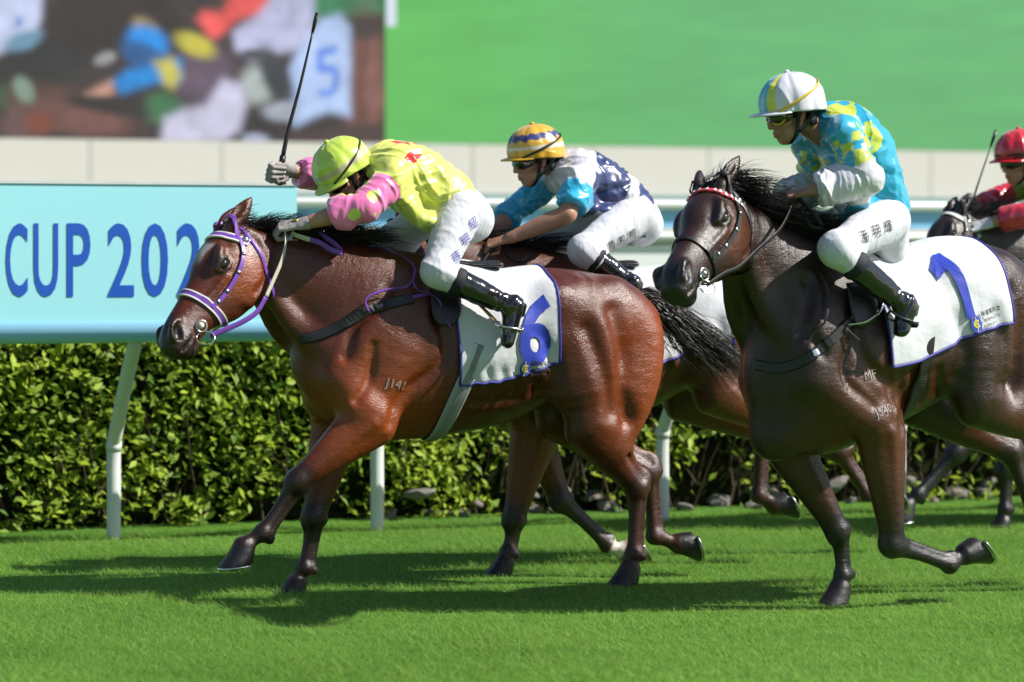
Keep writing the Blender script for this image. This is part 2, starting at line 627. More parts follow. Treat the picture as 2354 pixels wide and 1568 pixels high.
def horse_field(sp, h):
    """grow one horse from its joints (own frame: x forward, y left, z up)"""
    J = sp['joints']
    allp = np.array([p for p in J.values()])
    hd = Head(J['poll'], J['muzz'], sp.get('roll', 0))
    lo = np.minimum(allp.min(0), [-1.05, -.40, 0]) - [.12, .06, .04]
    hi = np.maximum(allp.max(0), [.9, .40, 1.6]) + [.14, .06, .22]
    lo[2] = max(lo[2], -.02)
    if 'clip' in sp:
        lo[0] = max(lo[0], sp['clip'])
    F = Field(lo, hi, h)
    wd = J['withers'][0]; wz = J['withers'][2]
    dx, dz = sp.get('shift', (0, 0))
    # trunk: stations forward, top, bottom, half width
    st = sp['trunk']
    F.limb([((f, 0, (t + b) / 2), (t - b) / 2, w) for f, t, b, w in st], k=.05, sub=5)
    # withers ridge
    F.limb([((wd - .22, 0, wz - .09), .05, .05), ((wd, 0, wz - .055), .055, .05), ((wd + .2, 0, wz - .055), .06, .055)], k=.12)
    # neck
    F.limb([(p, a, b) for p, a, b in sp['neck']], k=.14, sub=6)
    # crest muscle and windpipe groove
    nk = sp['neck']
    for sd in (1, -1):
        # shoulder blade, shoulder point, upper arm, triceps
        S = J['shN'] if sd > 0 else J['shF']
        E = J['elN'] if sd > 0 else J['elF']
        top = np.array([wd + .12, sd * .10, wz - .13])
        S = np.array(S); E = np.array(E)
        mid = (top * .5 + S * .5) + np.array([0, sd * .055, 0])
        F.limb([(top, .07, .045), (mid, .10, .06), (S, .095, .075)], k=.07)
        F.limb([(S + [-.01, -sd * .02, .02], .10, .08), (S * .5 + E * .5 + [0, sd * .02, 0], .10, .075), (E, .085, .07)], k=.06)
        tb = top * .45 + E * .55 + np.array([-.06, sd * .05, .05])
        F.limb([(top + [-.10, sd * .03, -.12], .09, .05), (tb, .135, .078), (E + [-.03, 0, .06], .11, .065)], k=.028)
        # pectoral
        F.limb([((S[0] - .02, sd * .09, S[2] - .04), .09, .08), ((E[0] + .10, sd * .09, E[2] + .10), .09, .08)], k=.06)
        # hip and thigh
        St = np.array(J['stN'] if sd > 0 else J['stF'])
        Hk = np.array(J['hkN'] if sd > 0 else J['hkF'])
        hip = np.array([-.50 + dx, sd * .15, 1.30 + dz])
        butt = np.array([-.84 + dx, sd * .115, 1.20 + dz])
        F.limb([(hip + [.08, sd * .02, .05], .10, .07), (hip, .17, .11), (hip * .45 + St * .55 + [-.02, sd * .03, 0], .18, .105), (St + [-.02, 0, .03], .115, .085)], k=.09)
        gm = St * .55 + Hk * .45
        F.limb([((-.70 + dx, sd * .10, 1.40 + dz), .09, .08), (butt, .115, .095), (butt * .5 + gm * .5 + [-.03, sd * .02, .02], .125, .085), (gm + [-.02, 0, .03], .08, .06)], k=.08)
        # point of hip
        F.ball((-.36 + dx, sd * .222, 1.39 + dz), (.06, .05, .03), k=.10)
        # flank fold
        F.limb([((-.30 + dx, sd * .21, 1.06 + dz), .06, .035), (St + [.03, -sd * .01, .07], .055, .04)], k=.09)
    # chest keel
    F.limb([((J['chest'][0] - .10, 0, J['chest'][2] - .05), .12, .13), ((.50, 0, st[-4][2] + .10), .12, .12)], k=.08)
    # neck muscle relief (brachiocephalic strap, jugular groove)
    for sd in (1, -1):
        a = hd(.10, sd * .055, -.13); S = np.array(J['shN'] if sd > 0 else J['shF'])
        m = a * .5 + S * .5
        F.limb([(a - [.05, sd * .02, .04], .03, .025), ((m[0], sd * .085, m[2]), .055, .04), (S + [-.02, -sd * .01, .10], .075, .045)], k=.05)
    # ---------------- legs
    g = sp.get('legs', 1.0)
    for key in ('N', 'F'):
        E, Kn, Ft, Co = (np.array(J[q + key]) for q in ('el', 'kn', 'ft', 'co'))
        ax = (Kn - E) / np.linalg.norm(Kn - E)
        back = np.array([-ax[2], 0, ax[0]])          # rearward normal of the forearm
        if back[0] > 0: back = -back
        L1 = lambda t: E + (Kn - E) * t
        F.limb([(L1(-.05), .125, .09), (L1(.22), .115, .08), (L1(.5), .090, .070), (L1(.78), .068, .057), (L1(.92), .060, .053), (L1(1.0), .056, .051)], k=.05)
        F.limb([(L1(-.05) - back * .07, .055, .05), (L1(.30) - back * .055, .046, .045), (L1(.75) - back * .014, .034, .034)], k=.022)
        F.limb([(L1(.0) + back * .085, .05, .05), (L1(.38) + back * .05, .038, .040), (L1(.85) + back * .018, .028, .030)], k=.018)
        F.limb([(L1(.02), .05, .10), (L1(.45), .032, .070), (L1(.8), .02, .048)], k=.02)
        F.ball(L1(1.0) + back * .042, (.03, .020, .026), k=.03)
        F.ball(L1(1.0) - back * .022, (.055, .030, .044), k=.03, axis=ax)
        L2 = lambda t: Kn + (Ft - Kn) * t
        ax2 = (Ft - Kn) / np.linalg.norm(Ft - Kn)
        bk2 = np.array([-ax2[2], 0, ax2[0]])
        if bk2[0] > 0 and abs(ax2[0]) < .9: bk2 = -bk2
        if 'fold' + key in sp: bk2 = np.array(sp['fold' + key], float)
        F.limb([(L2(-.06), .056, .052), (L2(.08), .052, .047), (L2(.24), .039, .035), (L2(.5), .030, .028), (L2(.8), .031, .029), (L2(1.0), .040, .038)], k=.02)
        F.limb([(L2(.05) + bk2 * .034, .02, .026), (L2(.5) + bk2 * .034, .016, .019), (L2(.88) + bk2 * .032, .02, .022), (L2(1.02) + bk2 * .045, .026, .028)], k=.012)
        F.limb([(Ft, .041, .038), (Ft * .5 + Co * .5, .033, .032), (Co, .046, .046)], k=.02)
        for sg in (1, -1):          # groove between cannon bone and tendon, tuft behind the fetlock
            F.limb([(L2(t) + bk2 * .026 + np.array([0, sg * .031, 0]), .008, .008) for t in (.2, .5, .85)], k=.010, op='s')
        St, Hk, Fh, Ch = (np.array(J[q + key]) for q in ('st', 'hk', 'fh', 'ch'))
        G = lambda t: St + (Hk - St) * t
        ax = (Hk - St) / np.linalg.norm(Hk - St)
        bk = np.array([-ax[2], 0, ax[0]])
        if bk[0] > 0: bk = -bk
        F.limb([(G(0), .135, .095), (G(.25), .118, .085), (G(.5), .098, .074), (G(.78), .070, .056), (G(1.0), .060, .053)], k=.05)
        F.limb([(G(.0) - bk * .05, .05, .06), (G(.4) - bk * .04, .04, .05), (G(.8) - bk * .012, .03, .035)], k=.025)
        # achilles cord and point of hock
        F.limb([(G(.40) + bk * .07, .035, .035), (G(.78) + bk * .06, .022, .022), (G(.97) + bk * .072, .030, .027), (G(1.06) + bk * .03, .038, .036)], k=.02)
        L3 = lambda t: Hk + (Fh - Hk) * t
        ax3 = (Fh - Hk) / np.linalg.norm(Fh - Hk)
        bk3 = np.array([-ax3[2], 0, ax3[0]])
        if bk3[0] > 0 and abs(ax3[0]) < .9: bk3 = -bk3
        F.limb([(L3(-.08), .056, .050), (L3(.05), .058, .052), (L3(.22), .041, .037), (L3(.5), .031, .029), (L3(.82), .032, .030), (L3(1.0), .041, .038)], k=.02)
        F.limb([(L3(.05) + bk3 * .035, .025, .026), (L3(.5) + bk3 * .035, .017, .019), (L3(.95) + bk3 * .034, .022, .025), (L3(1.02) + bk3 * .046, .026, .028)], k=.012)
        F.limb([(Fh, .042, .039), (Fh * .5 + Ch * .5, .033, .032), (Ch, .046, .046)], k=.02)
        for sg in (1, -1):
            F.limb([(L3(t) + bk3 * .028 + np.array([0, sg * .032, 0]), .008, .008) for t in (.2, .5, .85)], k=.010, op='s')
            F.limb([(G(t) + bk * .045 + np.array([0, sg * .05, 0]), .010, .010) for t in (.6, .8, .95)], k=.03, op='s')
        for c, hf in ((Co, sp['hoof_f' + key]), (Ch, sp['hoof_h' + key])):
            toe = np.array(hf[0], float); toe /= np.linalg.norm(toe)
            up = np.array(hf[1], float); up -= (up @ toe) * toe; up /= np.linalg.norm(up)
            sdv = np.cross(up, toe)
            F.limb([(c + up * .008 - toe * .006, .051, .050), (c - up * .05 + toe * .020, .062, .060), (c - up * .13 + toe * .07, .080, .072)], k=.008, side=sdv, cap=.6)
            F.plane_cut(c - up * .088, -up, .16)
    # ---------------- head
    s = hd.s
    prof = [(-.03, .060, -.15, .082), (.05, .092, -.195, .105), (.12, .108, -.215, .118), (.19, .106, -.225, .112), (.27, .088, -.205, .094), (.36, .072, -.150, .076), (.44, .064, -.118, .066), (.51, .060, -.108, .066), (.57, .050, -.108, .068), (.612, .022, -.098, .060)]
    F.limb([(hd(x, 0, (t + b) / 2), s * (t - b) / 2, s * w) for x, t, b, w in prof], k=.05, sub=5, side=hd.y, cap=.55)
    for sd in (1, -1):
        F.limb([(hd(.05, sd * .055, -.09), .075 * s, .046 * s), (hd(.15, sd * .060, -.115), .108 * s, .046 * s), (hd(.245, sd * .048, -.13), .085 * s, .038 * s)], k=.025, side=hd.y)     # cheek
        F.limb([(hd(.125, sd * .092, .058), .018 * s, .020 * s), (hd(.180, sd * .105, .045), .018 * s, .018 * s), (hd(.235, sd * .099, .024), .014 * s, .014 * s)], k=.022, side=hd.y)   # brow
        F.limb([(hd(.225, sd * .098, -.030), .012 * s, .016 * s), (hd(.30, sd * .080, -.028), .010 * s, .014 * s), (hd(.37, sd * .066, -.02), .009 * s, .01 * s)], k=.02, side=hd.y)    # facial crest
        F.ball(hd(.085, sd * .105, .06), (.036 * s, .018 * s, .016 * s), k=.03, op='s', side=hd.y, axis=hd.x)     # hollow above the eye
        F.ball(hd(.195, sd * .118, .012), (.028 * s, .018 * s, .014 * s), k=.012, op='s', side=hd.y, axis=hd.x)    # eye socket
        F.limb([(hd(.168, sd * .112, -.008), .007, .007), (hd(.20, sd * .114, -.013), .009, .009), (hd(.228, sd * .105, -.003), .007, .007)], k=.012, side=hd.y)   # lower lid
        F.limb([(hd(.163, sd * .112, .016), .008, .008), (hd(.190, sd * .119, .032), .010, .010), (hd(.222, sd * .109, .020), .008, .008)], k=.012, side=hd.y)     # upper lid
        # nostril: flared rim and opening
        F.limb([(hd(.515, sd * .055, .028), .018 * s, .016 * s), (hd(.55, sd * .066, .030), .028 * s, .018 * s), (hd(.59, sd * .058, .000), .030 * s, .018 * s)], k=.02, side=hd.y)
        F.limb([(hd(.53, sd * .080, .022), .012 * s, .016 * s), (hd(.558, sd * .082, .012), .022 * s, .026 * s), (hd(.580, sd * .076, -.008), .019 * s, .024 * s)], k=.008, op='s', side=hd.y)
        # mouth corner line
        F.limb([(hd(.47, sd * .070, -.055), .003, .012), (hd(.53, sd * .072, -.062), .004, .014), (hd(.615, sd * .055, -.058), .006, .022)], k=.012, op='s', side=hd.y)
        # ear
        e0 = np.array([.0, sd * .058, .06]); tip = np.array(sp.get('ear', [-.17, .08, .06])); tip = np.array([tip[0], sd * abs(tip[1]), tip[2]])
        d = tip - e0
        En = [hd(*(e0 + d * t)) for t in (-.05, .15, .45, .75, 1.0)]
        F.limb(list(zip(En, [.034, .036, .041, .026, .004], [.030, .030, .026, .016, .003])), k=.02, side=hd.y)
        fr = np.array([.0, sd * .022, .020])
        Ec = [hd(*(e0 + d * t + fr)) for t in (.22, .5, .8)]
        F.limb(list(zip(Ec, [.012, .021, .010], [.016, .018, .009])), k=.008, op='s', side=hd.y)
    F.ball(hd(.565, 0, -.105), (.040 * s, .026 * s, .036 * s), k=.03, side=hd.y, axis=hd.x)    # chin
    # grooves between the muscles
    def carve(pts, r=.010, k=.05, sink=.0):
        P = F.snap(spline(pts, 4), sink, 8)
        F.limb([(p, r, r) for p in P], k=k, sub=1, op='s', pad=.01)
    for sd in (1, -1):
        S = np.array(J['shN'] if sd > 0 else J['shF']); E = np.array(J['elN'] if sd > 0 else J['elF'])
        St = np.array(J['stN'] if sd > 0 else J['stF'])
        carve([(-.66 + dx, sd * .30, 1.34 + dz), (-.71 + dx, sd * .30, 1.15 + dz), (-.70 + dx, sd * .30, .95 + dz), St + [-.20, sd * .1, .02]], .006, .09)
        carve([(-.50 + dx, sd * .32, 1.25 + dz), (-.56 + dx, sd * .32, 1.10 + dz), St + [-.10, sd * .12, .06]], .003, .09)
        carve([(-.27 + dx, sd * .32, 1.22 + dz), (-.33 + dx, sd * .32, 1.05 + dz), (-.30 + dx, sd * .32, .92 + dz)], .008, .09)
        carve([(wd + .02, sd * .30, wz - .25), (.22, sd * .32, 1.12), E + [-.14, sd * .1, .10], E + [-.09, sd * .1, -.02]], .014, .045)
        carve([(wd + .24, sd * .25, wz - .12), S * .5 + np.array([wd + .2, 0, wz - .1]) * .5 + [.05, sd * .1, .0], S + [.02, sd * .1, .12]], .010, .05)
        carve([S + [-.12, sd * .12, .16], S + [-.10, sd * .12, .0], E + [.10, sd * .1, .10]], .007, .04)
        carve([hd(.20, sd * .14, -.20), hd(.10, sd * .14, -.20), hd(.02, sd * .14, -.13), hd(-.02, sd * .14, -.04)], .010, .03)
        for i in range(5):
            f0 = .08 - .075 * i
            carve([(f0, sd * .34, 1.05), (f0 - .03, sd * .34, .94), (f0 - .03, sd * .32, .86)], .001, .06)
    return F, hd


def horse_colours(V, sp, hd, seed=1):
    """coat colour per vertex: bay body, dark points, white marks"""
    J = sp['joints']
    body = np.array(sp['coat']); dark = np.array(sp['points']); warm = np.array(sp.get('warm', sp['coat']))
    C = np.tile(body, (len(V), 1))
    n = vnoise(V * 5, seed) * .5 + vnoise(V * 14, seed + 3) * .25
    w = np.zeros(len(V))
    # warmer tone on thighs, cheeks and around the near elbow
    w = np.maximum(w, sstep(-V[:, 0], .45, .9) * sstep(V[:, 2], .55, .8) * (1 - sstep(V[:, 2], 1.25, 1.5)))
    w = np.maximum(w, (1 - sstep(np.linalg.norm((V - np.array(J['elN'])) * [1, .6, 1], axis=1), .15, .52)) * .9)
    q = hd.inv(V)
    w = np.maximum(w, (1 - sstep(np.linalg.norm((q - [.17, 0, -.09]) * [1, .3, 1], axis=1), .06, .16)) * .9)
    C = C * (1 - w[:, None]) + warm * w[:, None]
    C = C * (1 + .18 * n[:, None])
    # dark lower legs
    k = np.zeros(len(V))
    for a, b in (('kn', 'ft'), ('hk', 'fh')):
        for s_ in 'NF':
            A = np.array(J[a + s_]); B = np.array(J[b + s_]); c = np.array(J[('co' if a == 'kn' else 'ch') + s_])
            up = np.array(J[('el' if a == 'kn' else 'st') + s_])
            d0 = (A - up) / np.linalg.norm(A - up)
            t = (V - A) @ d0
            near = np.minimum(np.linalg.norm(V - A, axis=1), np.minimum(np.linalg.norm(V - B, axis=1), np.linalg.norm(V - c, axis=1)))
            ab = B - A; tt = np.clip((V - A) @ ab / (ab @ ab), 0, 1)
            dseg = np.linalg.norm(V - (A + tt[:, None] * ab), axis=1)
            bc = c - B; tt = np.clip((V - B) @ bc / (bc @ bc), 0, 1.6)
            dseg = np.minimum(dseg, np.linalg.norm(V - (B + tt[:, None] * bc), axis=1))
            ua = up - A; tt = np.clip((V - A) @ ua / (ua @ ua), 0, .28)
            d2 = np.linalg.norm(V - (A + tt[:, None] * ua), axis=1)
            k = np.maximum(k, (sp.get('dark_f', .92) if a == 'kn' else sp.get('dark_h', .6)) * np.maximum(1 - sstep(dseg, .07, .12), (1 - sstep(d2, .05, .10)) * (1 - sstep(tt / .28, .3, 1.0))))
    # muzzle, eye rims, ear tips, poll
    k = np.maximum(k, sstep(q[:, 0] + .1 * n, .46, .56) * (np.abs(q[:, 1]) < .2) * (q[:, 2] > -.2) * .9)
    eye = np.minimum(np.linalg.norm(q - [.195, .105, .012], axis=1), np.linalg.norm(q - [.195, -.105, .012], axis=1))
    k = np.maximum(k, (1 - sstep(eye, .03, .065)) * .85)
    k = np.clip(k, 0, 1)
    C = C * (1 - k[:, None]) + dark * k[:, None]
    for c in ('coN', 'coF', 'chN', 'chF'):
        hf = sp['hoof_' + ('f' if c[1] == 'o' else 'h') + c[2]]
        up = np.array(hf[1], float); up /= np.linalg.norm(up)
        dd = np.linalg.norm(V - np.array(J[c]), axis=1)
        m = (dd < .14) * (1 - sstep((V - np.array(J[c])) @ up, -.008, .0))
        hc = np.array(hf[2] if len(hf) > 2 else (.012, .011, .012))
        C = C * (1 - m[:, None]) + hc * m[:, None]
    if sp.get('star'):
        m = sp['star'](q, n)
        C = C * (1 - m[:, None]) + np.array([.42, .38, .36]) * m[:, None]
    if sp.get('sock'):
        m = sp['sock'](V, n)
        C = C * (1 - m[:, None]) + np.array([.6, .55, .48]) * m[:, None]
    # near-black reddish tone inside the nostrils
    for sd in (1, -1):
        m = 1 - sstep(np.linalg.norm((q - [.560, sd * .064, .010]) * [.8, 1, .9], axis=1), .018, .026)
        C = C * (1 - m[:, None]) + np.array([.012, .006, .005]) * m[:, None]
    return np.clip(C, .002, 1)

# ------------------------------------------------------------------ riders
def unit(v):
    v = np.asarray(v, float)
    return v / (np.linalg.norm(v) + 1e-12)


def hand(F, wrist, palm, back, sd, fing=None, k=.008, s=1.0):
    """closed hand: palm, four bent fingers of unequal length, thumb from the side of the palm.
    wrist -> palm is the hand's length, back = normal of the back of the hand, sd = thumb side sign"""
    wrist = np.array(wrist, float); palm = np.array(palm, float)
    d = unit(palm - wrist)
    back = unit(np.array(back, float) - (np.array(back) @ d) * d)
    acr = np.cross(d, back) * sd                   # towards the thumb
    W = lambda a, b, c: palm + s * (a * d + b * acr + c * back)
    F.limb([(wrist - d * .02, .024 * s, .030 * s), (wrist, .022 * s, .028 * s), (W(-.03, 0, .002), .017 * s, .037 * s), (W(.02, 0, .002), .016 * s, .042 * s)], k=.012, side=acr)
    for i, (o, L) in enumerate(((.031, .95), (.010, 1.05), (-.011, 1.0), (-.031, .82))):
        kn = W(.036 + (.004 if i in (1, 2) else 0), o, .006)
        p1 = W(.036 + .040 * L * .75, o * 1.02, -.022 * L)
        p2 = W(.036 + .022 * L, o, -.048 * L)
        p3 = W(.002, o * .95, -.046)
        F.limb([(kn, .0115 * s, .0115 * s), (p1, .0105 * s, .0105 * s)], k=k, sub=1, side=acr)
        F.limb([(p1, .0105 * s, .0105 * s), (p2, .0100 * s, .0100 * s)], k=.004, sub=1, side=acr)
        F.limb([(p2, .0100 * s, .0100 * s), (p3, .0085 * s, .0085 * s)], k=.004, sub=1, side=acr)
    t0 = W(-.028, .030, -.010); t1 = W(.004, .046, -.026); t2 = W(.030, .034, -.046); t3 = W(.040, .014, -.052)
    F.limb([(t0, .016 * s, .016 * s), (t1, .0125 * s, .0125 * s)], k=.010, sub=1)
    F.limb([(t1, .0125 * s, .0125 * s), (t2, .011 * s, .011 * s), (t3, .0095 * s, .0095 * s)], k=.004, sub=2)
    return W


class HeadF:
    def __init__(s, c, up, front):
        s.o = np.array(c, float); s.z = unit(up); f = np.array(front, float); f -= (f @ s.z) * s.z
        s.x = unit(f); s.y = np.cross(s.z, s.x)      # x front, y left, z up
    def __call__(s, x, y, z):
        return s.o + x * s.x + y * s.y + z * s.z
    def inv(s, Q):
        q = np.asarray(Q) - s.o
        return np.stack([q @ s.x, q @ s.y, q @ s.z], 1)


def face(F, h, hs=1.0):
    """human head about 0.23 m high; origin between the ears, eyes at z = 0"""
    S = lambda *a: h(*[q * hs for q in a])
    lim = lambda n, **kw: F.limb([(S(*p), a * hs, b * hs) for p, a, b in n], **kw)
    F.ball(S(-.005, 0, .035), (.098 * hs, .078 * hs, .088 * hs), k=.02, side=h.z, axis=h.x)         # skull
    lim([((.045, 0, .02), .055, .066), ((.056, 0, -.03), .048, .058), ((.058, 0, -.075), .038, .045), ((.062, 0, -.100), .024, .030)], k=.03, side=h.y)   # face, chin
    for sd in (1, -1):
        lim([((-.005, sd * .062, -.045), .018, .014), ((.03, sd * .052, -.078), .018, .014), ((.066, sd * .018, -.106), .018, .014)], k=.025, side=h.y)   # jaw
        lim([((.072, sd * .048, -.028), .016, .014), ((.055, sd * .062, -.025), .014, .01)], k=.02, side=h.y)      # cheekbone
        F.ball(S(.088, sd * .034, .0), (.014 * hs, .016 * hs, .012 * hs), k=.012, op='s', side=h.y, axis=h.x)  # eye socket
        lim([((.098, sd * .02, .018), .008, .008), ((.088, sd * .05, .016), .008, .008)], k=.012, side=h.y)      # brow
        lim([((.004, sd * .078, .022), .006, .006), ((-.016, sd * .088, .018), .007, .006), ((-.014, sd * .086, -.012), .007, .006), ((.002, sd * .076, -.030), .008, .006)], k=.008, side=h.y)   # ear rim
        F.ball(S(-.004, sd * .077, -.005), (.014 * hs, .024 * hs, .007 * hs), k=.01, side=h.y, axis=h.x)
    lim([((.098, 0, .012), .009, .010), ((.112, 0, -.018), .011, .012), ((.120, 0, -.038), .013, .015)], k=.014, side=h.y)   # nose
    for sd in (1, -1):
        F.ball(S(.108, sd * .014, -.042), (.012 * hs, .009 * hs, .009 * hs), k=.008, side=h.y, axis=h.x)
    lim([((.096, -.022, -.070), .008, .007), ((.104, 0, -.067), .009, .008), ((.096, .022, -.070), .008, .007)], k=.008, side=h.z)   # upper lip
    lim([((.094, -.018, -.083), .008, .007), ((.101, 0, -.084), .009, .008), ((.094, .018, -.083), .008, .007)], k=.008, side=h.z)   # lower lip
    F.limb([(S(.112, -.022, -.0765), .003, .003), (S(.116, 0, -.0755), .003, .003), (S(.112, .022, -.0765), .003, .003)], k=.006, op='s', side=h.z)


def fold_noise(V, N, amp, sc, seed, axis=None):
    """cloth folds: ridged noise, stretched along an axis"""
    Q = V * sc
    if axis is not None:
        a = unit(axis)
        Q = Q - np.outer(Q @ a, a) * .80
    Q = Q + .35 * np.stack([vnoise(Q * .6, seed + 11), vnoise(Q * .6, seed + 12), vnoise(Q * .6, seed + 13)], 1)
    r = 1 - np.abs(vnoise(Q, seed)) * 2
    r2 = 1 - np.abs(vnoise(Q * 2.1, seed + 5)) * 2
    return V + N * (amp * (r * .7 + r2 * .3))[:, None]


def silk_folds(V, N, B, J, amp, seed):
    """long pleats down the back, bunched rings on the sleeves"""
    rel = V - B['pel']
    s = rel @ B['ax']
    phi = np.arctan2(rel @ B['lat'], rel @ B['up'] + 1e-6) * .14
    wp = np.stack([vnoise(V * 7, seed + 1), vnoise(V * 7, seed + 2)], 1)
    def rid(Q, sd):
        r = 1 - np.abs(vnoise(Q, sd)) * 2.2
        return np.sign(r) * np.abs(r) ** 1.3
    Q = np.stack([s * 4.5 + wp[:, 0] * .5, (phi + .45 * s) * 17 + wp[:, 1] * .7, s * 0], 1)
    Q2 = np.stack([s * 9 + wp[:, 1] * .5, (phi - .6 * s) * 30 + wp[:, 0] * .6, s * 0 + 3], 1)
    d = .65 * rid(Q, seed) + .38 * rid(Q2, seed + 4)
    for s_ in 'NF':
        S, E, W = (np.array(J[a + s_]) for a in ('sh', 'el', 'wr'))
        dd, u = dist_poly(V, [S, E, W])
        L = np.linalg.norm(E - S) + np.linalg.norm(W - E)
        ax = unit(W - S); e1 = unit(np.cross(ax, [.1, .2, 1])); e2 = np.cross(ax, e1)
        r = V - (S + np.outer((V - S) @ ax, ax)); al = np.arctan2(r @ e1, r @ e2)
        Qa = np.stack([u * L * 15 + np.sin(al + seed) * .9 + wp[:, 0] * .8, np.cos(al) * .9, np.sin(al) * .9], 1)
        Qb = np.stack([u * L * 30 + np.sin(2 * al) * .7 + wp[:, 1] * .8, np.cos(al) * 1.4, np.sin(al) * 1.4], 1)
        da = .75 * rid(Qa, seed + 7) + .35 * rid(Qb, seed + 9)
        w = (1 - sstep(dd, .085, .115)) * sstep(u, .06, .2)
        d = d * (1 - w) + da * w
    return V + N * (amp * d)[:, None]


def rider_chains(J):
    """named limb chains shared by the body and the clothes"""
    A = {k: np.array(v, float) for k, v in J.items() if np.ndim(v)}
    pel = (A['hipN'] + A['hipF']) / 2
    sh = (A['shN'] + A['shF']) / 2
    ax = unit(sh - pel)
    latv = unit(A['shN'] - A['shF'])
    up = np.cross(ax, latv)
    if up[2] < 0: up = -up
    C = {}
    M = lambda t, o=0.0: pel + (sh - pel) * t + up * o
    lean = J.get('hump', 0.02)
    bk = J.get('bulk', 1.0)
    C['torso'] = [(M(-.22, .0), .105, .150), (M(.02, .015), .108 * bk, .150), (M(.3, lean), .100 * bk, .142), (M(.6, lean * 1.3), .114 * bk, .160), (M(.88, lean * 1.1), .110 * bk, .172), (M(1.03, lean * .5), .080 * bk, .15)]
    C['neck'] = [(M(.98, .01), .062, .062), (A['neck'], .056, .056), (A['head'] + (A['neck'] - A['head']) * .4, .054, .054)]
    for s_ in 'NF':
        S, E, W, H = A['sh' + s_], A['el' + s_], A['wr' + s_], A['ha' + s_]
        C['arm' + s_] = [(S, .062, .062), (S * .5 + E * .5, .052, .052), (E, .042, .042)]
        C['fore' + s_] = [(E, .046, .046), (E * .65 + W * .35, .048, .046), (E * .2 + W * .8, .036, .036), (W, .029, .031)]
        P, Kn, An, To = A['hip' + s_], A['kn' + s_], A['an' + s_], A['to' + s_]
        C['thigh' + s_] = [(P, .096, .10), (P * .6 + Kn * .4, .092, .090), (P * .15 + Kn * .85, .068, .066), (Kn, .062, .060)]
        C['shin' + s_] = [(Kn, .060, .058), (Kn * .65 + An * .35, .060, .056), (Kn * .2 + An * .8, .042, .040), (An, .038, .038)]
        heel = An + unit(An - To) * .005
        C['foot' + s_] = [(An, .040, .040), (An * .55 + To * .45, .036, .042), (To, .026, .040)]
    return C, dict(pel=pel, sh=sh, ax=ax, lat=latv, up=up, M=M)


def grow(C, names, h, infl=0.0, k=.04, extra=None, side=None, ks=None):
    P = np.array([p for n in names for p, a, b in C[n]])
    lo, hi = P.min(0) - .24, P.max(0) + .24
    if extra is not None:
        E = np.array(extra); lo = np.minimum(lo, E.min(0) - .1); hi = np.maximum(hi, E.max(0) + .1)
    F = Field(lo, hi, h)
    for n in names:
        F.limb([(p, a + infl, b + infl) for p, a, b in C[n]], k=(ks or {}).get(n, k), sub=5, side=side if (side is not None and n == 'torso') else (0, 1, 0))
    return F


def vnormals(V, Q):
    a, b, c = V[Q[:, 0]], V[Q[:, 1]], V[Q[:, 2]]
    n = np.cross(b - a, c - a)
    N = np.zeros_like(V)
    for i in range(Q.shape[1]):
        for j in range(3):
            N[:, j] += np.bincount(Q[:, i], weights=n[:, j], minlength=len(V))
    return N / (np.linalg.norm(N, axis=1, keepdims=True) + 1e-9)


def helmet_mesh(hf, r, colf, parent, rough=.3, seed=0, seams=8, puff=.006):
    """silk cap stretched over a riding skull: lathe with puffed panels and a gathered rim"""
    na, nr = 96, 34
    V, C = [], []
    for i in range(nr + 1):
        ph = (i / nr) * 1.78                        # polar angle from the crown
        for j in range(na):
            th = 2 * math.pi * j / na
            pf = puff * (1 - abs(math.cos(th * seams / 2)) ** 6 * 1.0) * math.sin(min(ph, 1.5)) if seams else 0
            rr = r + pf
            low = max(0, ph - 1.35)
            x = rr * 1.10 * math.sin(ph) * math.cos(th)
            y = rr * .94 * math.sin(ph) * math.sin(th)
            z = rr * .98 * math.cos(ph)
            if ph > 1.3:                             # dips at the nape and ears
                z -= .035 * sstep(np.array(ph), 1.3, 1.78) * (.5 - .5 * math.cos(th)) ** 1.0
            V.append((x, y, z))
            C.append(colf(ph, th))
    V = np.array(V); C = np.array(C)
    w = 1 + .010 * vnoise(V * 26, seed) + .008 * vnoise(V * [10, 10, 45], seed + 2)
    V = V * w[:, None]
    W = hf.o + np.outer(V[:, 0], hf.x) + np.outer(V[:, 1], hf.y) + np.outer(V[:, 2], hf.z)
    Q = []
    for i in range(nr):
        for j in range(na):
            Q.append((i * na + j, (i + 1) * na + j, (i + 1) * na + (j + 1) % na, i * na + (j + 1) % na))
    me = mesh_np('helmet', W, Q)
    set_col(me, C)
    o = link('helmet', me, M_satin_v, parent)
    md = o.modifiers.new('t', 'SOLIDIFY'); md.thickness = .006; md.offset = -1
    return o


def visor(hf, r, mat, parent, length=.06, drop=.02, wide=1.15, z0=-.045):
    n, m = 28, 8
    V, Q = [], []
    for i in range(n + 1):
        th = -wide + 2 * wide * i / n
        for j in range(m + 1):
            t = j / m
            L = length * math.cos(th / wide * math.pi / 2) ** .7
            rr = r * 1.0 + L * t
            x = rr * 1.08 * math.cos(th); y = rr * .94 * math.sin(th)
            z = z0 - drop * t * (1 - .2 * t) - .10 * r * abs(math.sin(th)) ** 2
            V.append(hf(x, y, z))
    for i in range(n):
        for j in range(m):
            a = i * (m + 1) + j
            Q.append((a, a + m + 1, a + m + 2, a + 1))
    o = link('peak', mesh_np('peak', V, Q), mat, parent)
    md = o.modifiers.new('t', 'SOLIDIFY'); md.thickness = .008; md.offset = 0
    return o


